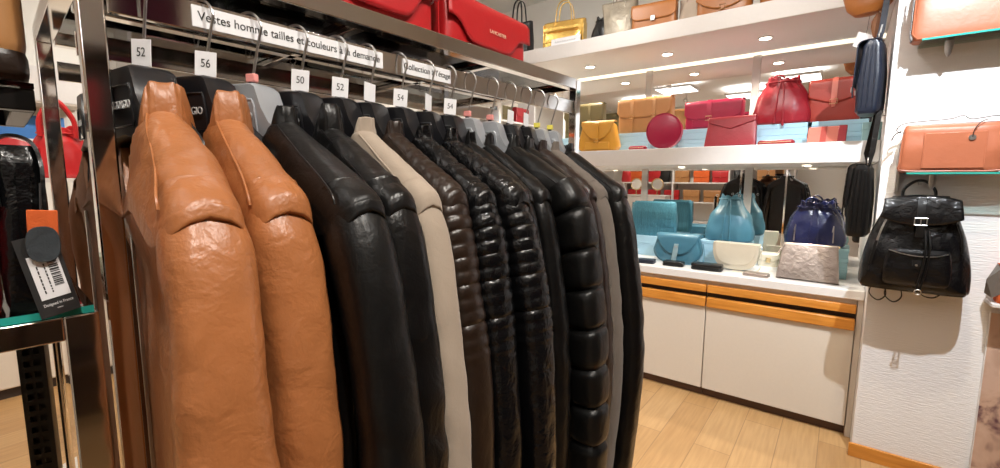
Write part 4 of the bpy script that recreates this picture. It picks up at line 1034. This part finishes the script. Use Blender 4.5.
# camel leather bag on a small upper glass ledge behind
us = empty('display_ledge', (-.86, .072, 1.605), -RA, 'dark glass ledge carrying the camel bag at the left frame edge', 'shelf')
B(-.13, .13, -.34, .025, -.006, 0).build('pane', 'pane', us)
for x in (-.118, .118):
    B(x-.010, x+.010, -.34, .025, -.030, -.0065).build('rail', 'blackmetal', us, bevel=.0015)
B(-.105, .105, .005, .025, -.030, -.0065).build('rail', 'blackmetal', us, bevel=.0015)
e = empty('handbag', (-.775, .004, 1.606), R(86), 'camel grained leather bag with dark base at the top left', 'bag')
MB().sup([(.022, .083, .055, 6), (.04, .086, .058, 6), (.15, .085, .056, 5), (.22, .078, .045, 5), (.235, .07, .035, 4)], 56, 20).build('body', 'camel', e)
MB().sup([(0, .082, .054, 6), (.006, .086, .058, 6), (.024, .0865, .0585, 6), (.03, .085, .057, 6)], 56, 10).build('base', 'dkbrown', e, label='dark brown base')
for y in (-.03, .03):
    MB().tube(smoothpath([(-.045, y, .22), (-.04, y, .27), (0, y, .30), (.04, y, .27), (.045, y, .22)], 6), .006, 8).build('handle', 'dkbrown', e)

# slotted column and slim leg behind
e = empty('slotted_upright', (-1.60, .135, 0), R(-10), 'dark slotted steel upright standing on the pale floor', 'upright')
g = MB()
hw, dp = .020, .030
for s in (-1, 1):
    g.bx(s*hw-.005, s*hw+.005, -.002, .002, 0, 1.28)
g.bx(-.003, .003, -.002, .002, 0, 1.28)
for k in range(44):
    z = .014+.0295*k; g.bx(-hw+.005, hw-.005, -.002, .002, z-.007, z+.007) if k else None
g.bx(-hw-.005, -hw, .002, dp, 0, 1.28); g.bx(hw, hw+.005, .002, dp, 0, 1.28); g.bx(-hw-.005, hw+.005, dp, dp+.003, 0, 1.28)
g.build('column', 'blackmetal', e, rot=(0, 0, R(80)), smooth=False)
B(-.12, .12, -.03, .03, 0, .012).build('foot', 'blackmetal', e, bevel=.003)
e = empty('slim_post', (-1.62, .185, 0), 0, 'slim chrome post beside the dark slotted upright', 'post')
MB().tube([(0, 0, .01), (0, 0, 1.25)], .009, 12).build('pole', 'chrome', e); MB().disc((0, 0, .005), .06, .01).build('foot', 'chrome', e)

# ------------------------------------------------------------------ left side of the shop
cab = empty('base_cabinet', (-4.62, .2, 0), 0, 'white low cabinet along the far left wall', 'cabinet')
B(-.225, .22, -1.1, .9, .07, .82).build('carcass', 'cream', cab, bevel=.004)
for k in range(4):
    d = B(.2205, .238, -1.09+.5*k, -.605+.5*k, .08, .80).build('door', 'cream', cab, bevel=.003)
    B(.238, .252, -.86+.5*k, -.82+.5*k, .70, .72).build('handle', 'brushed', d, bevel=.002)
B(-.225, .20, -1.1, .9, 0, .07).build('plinth', 'dark', cab)
e = empty('wall_cupboard', (-4.70, .35, 2.04), 0, 'white wall box above the blue picture', 'cupboard')
B(-.148, .15, -.75, .47, 0, .24).build('body', 'white', e, bevel=.004); B(-.14, .142, -.74, .46, -.012, -.0005).build('underside', 'cream', e, bevel=.002)
e = empty('framed_picture', (-4.845, .55, 1.70), 0, 'blue and white picture on the left wall', 'picture')
B(0, .02, -.20, .20, 0, .28).build('frame', 'white', e, bevel=.003); B(.0202, .022, -.18, .18, .02, .26).build('print', 'sky', e)
B(.0222, .0226, -.18, .18, .02, .09).build('print_cloud', 'paper', e)
pl = empty('display_pedestal', (-3.0, .43, 0), 0, 'slim white pedestal under the red loop bag', 'pedestal')
MB().disc((0, 0, 1.49), .16, .02).build('top', 'white', pl); MB().tube([(0, 0, .02), (0, 0, 1.4795)], .014, 12).build('pole', 'white', pl); MB().disc((0, 0, .01), .15, .02).build('foot', 'white', pl)
e = bucket('red leather bag with looped handles on the white plinth', (-3.0, .43, 1.501), R(80), .20, .24, .14, 'red', 'handbag', 6, 0, .7, .7)
for y in (-.05, .05):
    MB().tube(smoothpath([(-.06, y, .19), (-.055, y, .28), (0, y, .36), (.055, y, .28), (.06, y, .19)], 6), .010, 8).build('handle', 'red', e)

# wall shelving along the left wall, glimpsed between the hangers
ws = empty('display_shelving', (-4.66, 2.4, 0), 0, 'white wall shelving on the left, glimpsed between the hangers', 'shelving')
for y in (-1.3, 0, 1.2):
    B(-.185, .18, y-.015, y+.015, 0, 3.0).build('upright', 'white', ws, bevel=.002)
LZ = [.5, 1.0, 1.5, 2.0, 2.5, 3.0]
for z in LZ:
    B(-.185, .18, -1.284, -.016, z-.03, z).build('shelf_board', 'white', ws, bevel=.002); B(-.185, .18, .016, 1.184, z-.03, z).build('shelf_board', 'white', ws, bevel=.002)
B(-.188, -.186, -1.3, 1.2, 0, 3.0).build('back_panel', 'cream', ws)
lw = []
def first_of(f, *a, **k): return f(*a, **k)
protos = [satchel('dark red satchel on the left wall shelving', (-4.60, 1.4, 2.501), R(90), .36, .26, .12, 'darkred', .6, 6, straps=(0,)),
          satchel('olive satchel on the left wall shelving', (-4.60, 1.9, 2.501), R(90), .34, .24, .12, 'olive', .6, 6, straps=(-.4, .4)),
          tote('charcoal tote on the left wall shelving', (-4.60, 2.75, 2.501), R(90), .32, .26, .12, 'blackplastic', .1),
          bucket('teal bucket bag on the left wall shelving', (-4.60, 3.2, 2.501), R(90), .28, .28, .18, 'teal', 'bucket_bag', 8, 1)]
k = 0
for z in (1.501, 2.001, 2.501):
    for y in (1.35, 1.78, 2.2, 2.62, 3.0, 3.4):
        k += 1
        if z == 2.501 and y in (1.35, 1.78, 2.62, 3.0): continue
        dup(protos[(k*7+k//3) % 4], (-4.60, y, z), R(90), 'bag on the left wall shelving, half hidden by the hangers', 'bags on the left wall shelving')

# ------------------------------------------------------------------ shelving on the opposite side, visible in the mirrors
rs_ = empty('display_shelving', (-2.6, -3.1, 0), R(180), 'white wall shelving opposite, visible only in the mirrors', 'shelving')
for x in (-1.8, -.6, .6, 1.8):
    B(x-.015, x+.015, -.19, .19, 0, 2.6).build('upright', 'white', rs_, bevel=.002)
for z in (.6, 1.05, 1.5, 1.95, 2.4):
    for x in (-1.2, 0, 1.2):
        B(x-.584, x+.584, -.19, .19, z-.03, z).build('shelf_board', 'white', rs_, bevel=.002)
cand = [o for o in bpy.context.scene.objects if o.parent is None and o.get('category') == 'bag' and o.name.split('.')[0] in ('satchel', 'drawstring_backpack', 'round_bag')]
rr = random.Random(11); k = 0
orange = [satchel('orange satchel on the opposite shelving, reflected in the mirror', (-2.6, -3.08, 1.501), R(180), .34, .26, .12, 'orange_suede', .6, 6, straps=(0,)),
          satchel('camel satchel on the opposite shelving, reflected in the mirror', (-3.05, -3.08, 1.501), R(180), .36, .27, .12, 'camel', .6, 6, straps=(0,)),
          tote('black tote on the opposite shelving, reflected in the mirror', (-3.5, -3.08, 1.501), R(180), .34, .28, .12, 'black', .08),
          satchel('bright red satchel on the opposite shelving, reflected in the mirror', (-2.2, -3.08, 1.501), R(180), .34, .26, .12, 'red', .6, 6, straps=(0,))]
for z in (1.051, 1.501, 1.951):
    for x in (-4.15, -3.7, -3.25, -2.8, -2.35, -1.75, -1.3):
        k += 1
        if z == 1.501 and -3.6 < x < -2.1: continue
        dup(orange[rr.randrange(4)], (x, -3.08, z), R(180), 'coloured bag on the opposite shelving, seen only in the mirrors', 'bags on the opposite shelving')
for x in (-3.95, -3.45):
    e = empty('round_mirror', (x, -2.6, 1.2), R(180), 'round brass framed mirror reflected above the fringed bag', 'mirror', 'round brass mirrors')
    MB().tube([(.13*cos(2*pi*k/40), 0, .25+.13*sin(2*pi*k/40)) for k in range(40)], .014, 8, closed=True).build('ring', 'brass', e)
    MB().disc((0, 0, .25), .12, .006, 'y').build('glass', 'mirror', e); MB().tube([(0, 0, .0), (0, 0, .11)], .012, 10).build('stem', 'brass', e); MB().disc((0, 0, .005), .07, .01).build('foot', 'brass', e)
tb = empty('display_plinth', (-3.7, -2.6, 0), 0, 'white plinth under the round brass mirrors', 'plinth')
B(-.5, .5, -.2, .2, 0, 1.17).build('body', 'white', tb, bevel=.004); B(-.51, .51, -.21, .21, 1.1705, 1.199).build('top', 'white', tb, bevel=.003)

# ------------------------------------------------------------------ dark shelving added on the right wall to darken reflections in the chrome
du = empty('display_shelving', (2.36, .5, 0), R(90), 'added dark wooden shelving, there only to darken reflections in the chrome', 'shelving')
for x in (-1.9, -.65, .65, 1.9):
    B(x-.015, x+.015, -.18, .18, 0, 2.25).build('upright', 'darkwood', du, bevel=.002)
for z in (.45, .9, 1.35, 1.8, 2.25):
    for x0, x1 in ((-1.884, -.666), (-.634, .634), (.666, 1.884)):
        B(x0, x1, -.18, .18, z-.03, z).build('shelf_board', 'darkwood', du, bevel=.002)
B(-1.9, 1.9, -.185, -.181, 0, 2.25).build('back_panel', 'darkwood', du)
dr = satchel('dark red satchel on the dark shelving, a reflection in the chrome', (2.35, -.9, 1.351), R(-90), .36, .27, .12, 'darkred', .6, 6, straps=(0,))
dk = satchel('black satchel on the dark shelving, a reflection in the chrome', (2.35, -.4, 1.351), R(-90), .36, .27, .12, 'black', .6, 6, straps=(0,))
for k, (y, z) in enumerate([(y, z) for z in (.901, 1.351, 1.801) for y in (-.9, -.4, .15, .7, 1.4, 1.95)]):
    if k in (6, 7): continue
    dup(dr if (k*5+k//4) % 3 else dk, (2.35, y, z), R(-90), 'leather satchel on the dark shelving, a reflection in the chrome', 'satchels on the dark shelving')
g = MB(); n = 80
g.rings([[Vector((.02*sin(i*1.1)+.05, .45+.35*i/n, z)) for i in range(n+1)]+[Vector((.02*sin(i*1.1)+.056, .45+.35*i/n, z)) for i in range(n, -1, -1)] for z in (2.30, 3.0)])
tag(g.build('plum_reflection_sheet', 'plum', loc=(2.46, 0, 0)), 'plum fabric added above the dark shelving to colour the chrome post reflection', 'reflection sheet')  # unseen cloth added to give the chrome post its plum reflection

# ------------------------------------------------------------------ spotlights
SP = [((.45, 1.75, 3.02), (.33, 3.03, 1.05), 270, 75, 'spotlight aimed at the white pillar', .02, (.90, .95, 1)),
      ((.55, -.25, 3.05), (-.55, .35, 1.35), 110, 75, 'spotlight aimed at the tan jackets', .03, (1, .93, .84)),
      ((.75, .75, 3.05), (-.45, .75, 1.35), 100, 80, 'spotlight aimed at the black jackets', .03, (1, .94, .86)),
      ((-.55, 1.95, 3.05), (-.8, 3.4, 1.9), 65, 85, 'spotlight aimed at the red bags', .03, (1, .94, .87)),
      ((.2, 2.1, 3.05), (-.2, 2.5, 0), 75, 80, 'spotlight aimed at the floor before the cabinets', .03, (1, .86, .66)),
      ((-2.4, .3, 3.05), (-3.2, .1, .5), 130, 90, 'spotlight over the left aisle', .03, (1, .86, .68)),
      ((-2.6, -1.5, 3.05), (-2.6, -3.1, 1.5), 130, 100, 'added fill spotlight aimed at the opposite shelving', .03, (1, .9, .78)),  # added to brighten the opposite wall in the mirrors
      ((-1.5, 2.5, 3.08), (-1.6, 3.9, 2.95), 22, 110, 'added fill spotlight aimed at the wall above the ledge', .03, (1, .98, .94)),  # added to lighten the back wall over the ledge
      ((-2.6, 1.9, 3.05), (-4.6, 2.3, 1.9), 190, 110, 'added fill spotlight aimed at the left wall shelving', .03, (1, .95, .88))]  # added fill for the background behind the rack
for a in SP: spotlamp(*a)
w = bpy.data.worlds.new('world'); bpy.context.scene.world = w; w.use_nodes = True
w.node_tree.nodes['Background'].inputs[0].default_value = (.5, .5, .5, 1); w.node_tree.nodes['Background'].inputs[1].default_value = .2
sc = bpy.context.scene
sc.view_settings.view_transform = 'Standard'; sc.view_settings.look = 'None'; sc.view_settings.gamma = 1; sc.view_settings.exposure = 0.0
sc.view_settings.use_curve_mapping = False
sc.cycles.max_bounces = 8; sc.cycles.transparent_max_bounces = 12; sc.cycles.glossy_bounces = 5; sc.cycles.diffuse_bounces = 4
sc.cycles.use_denoising = True
sc.cycles.sample_clamp_indirect = 6
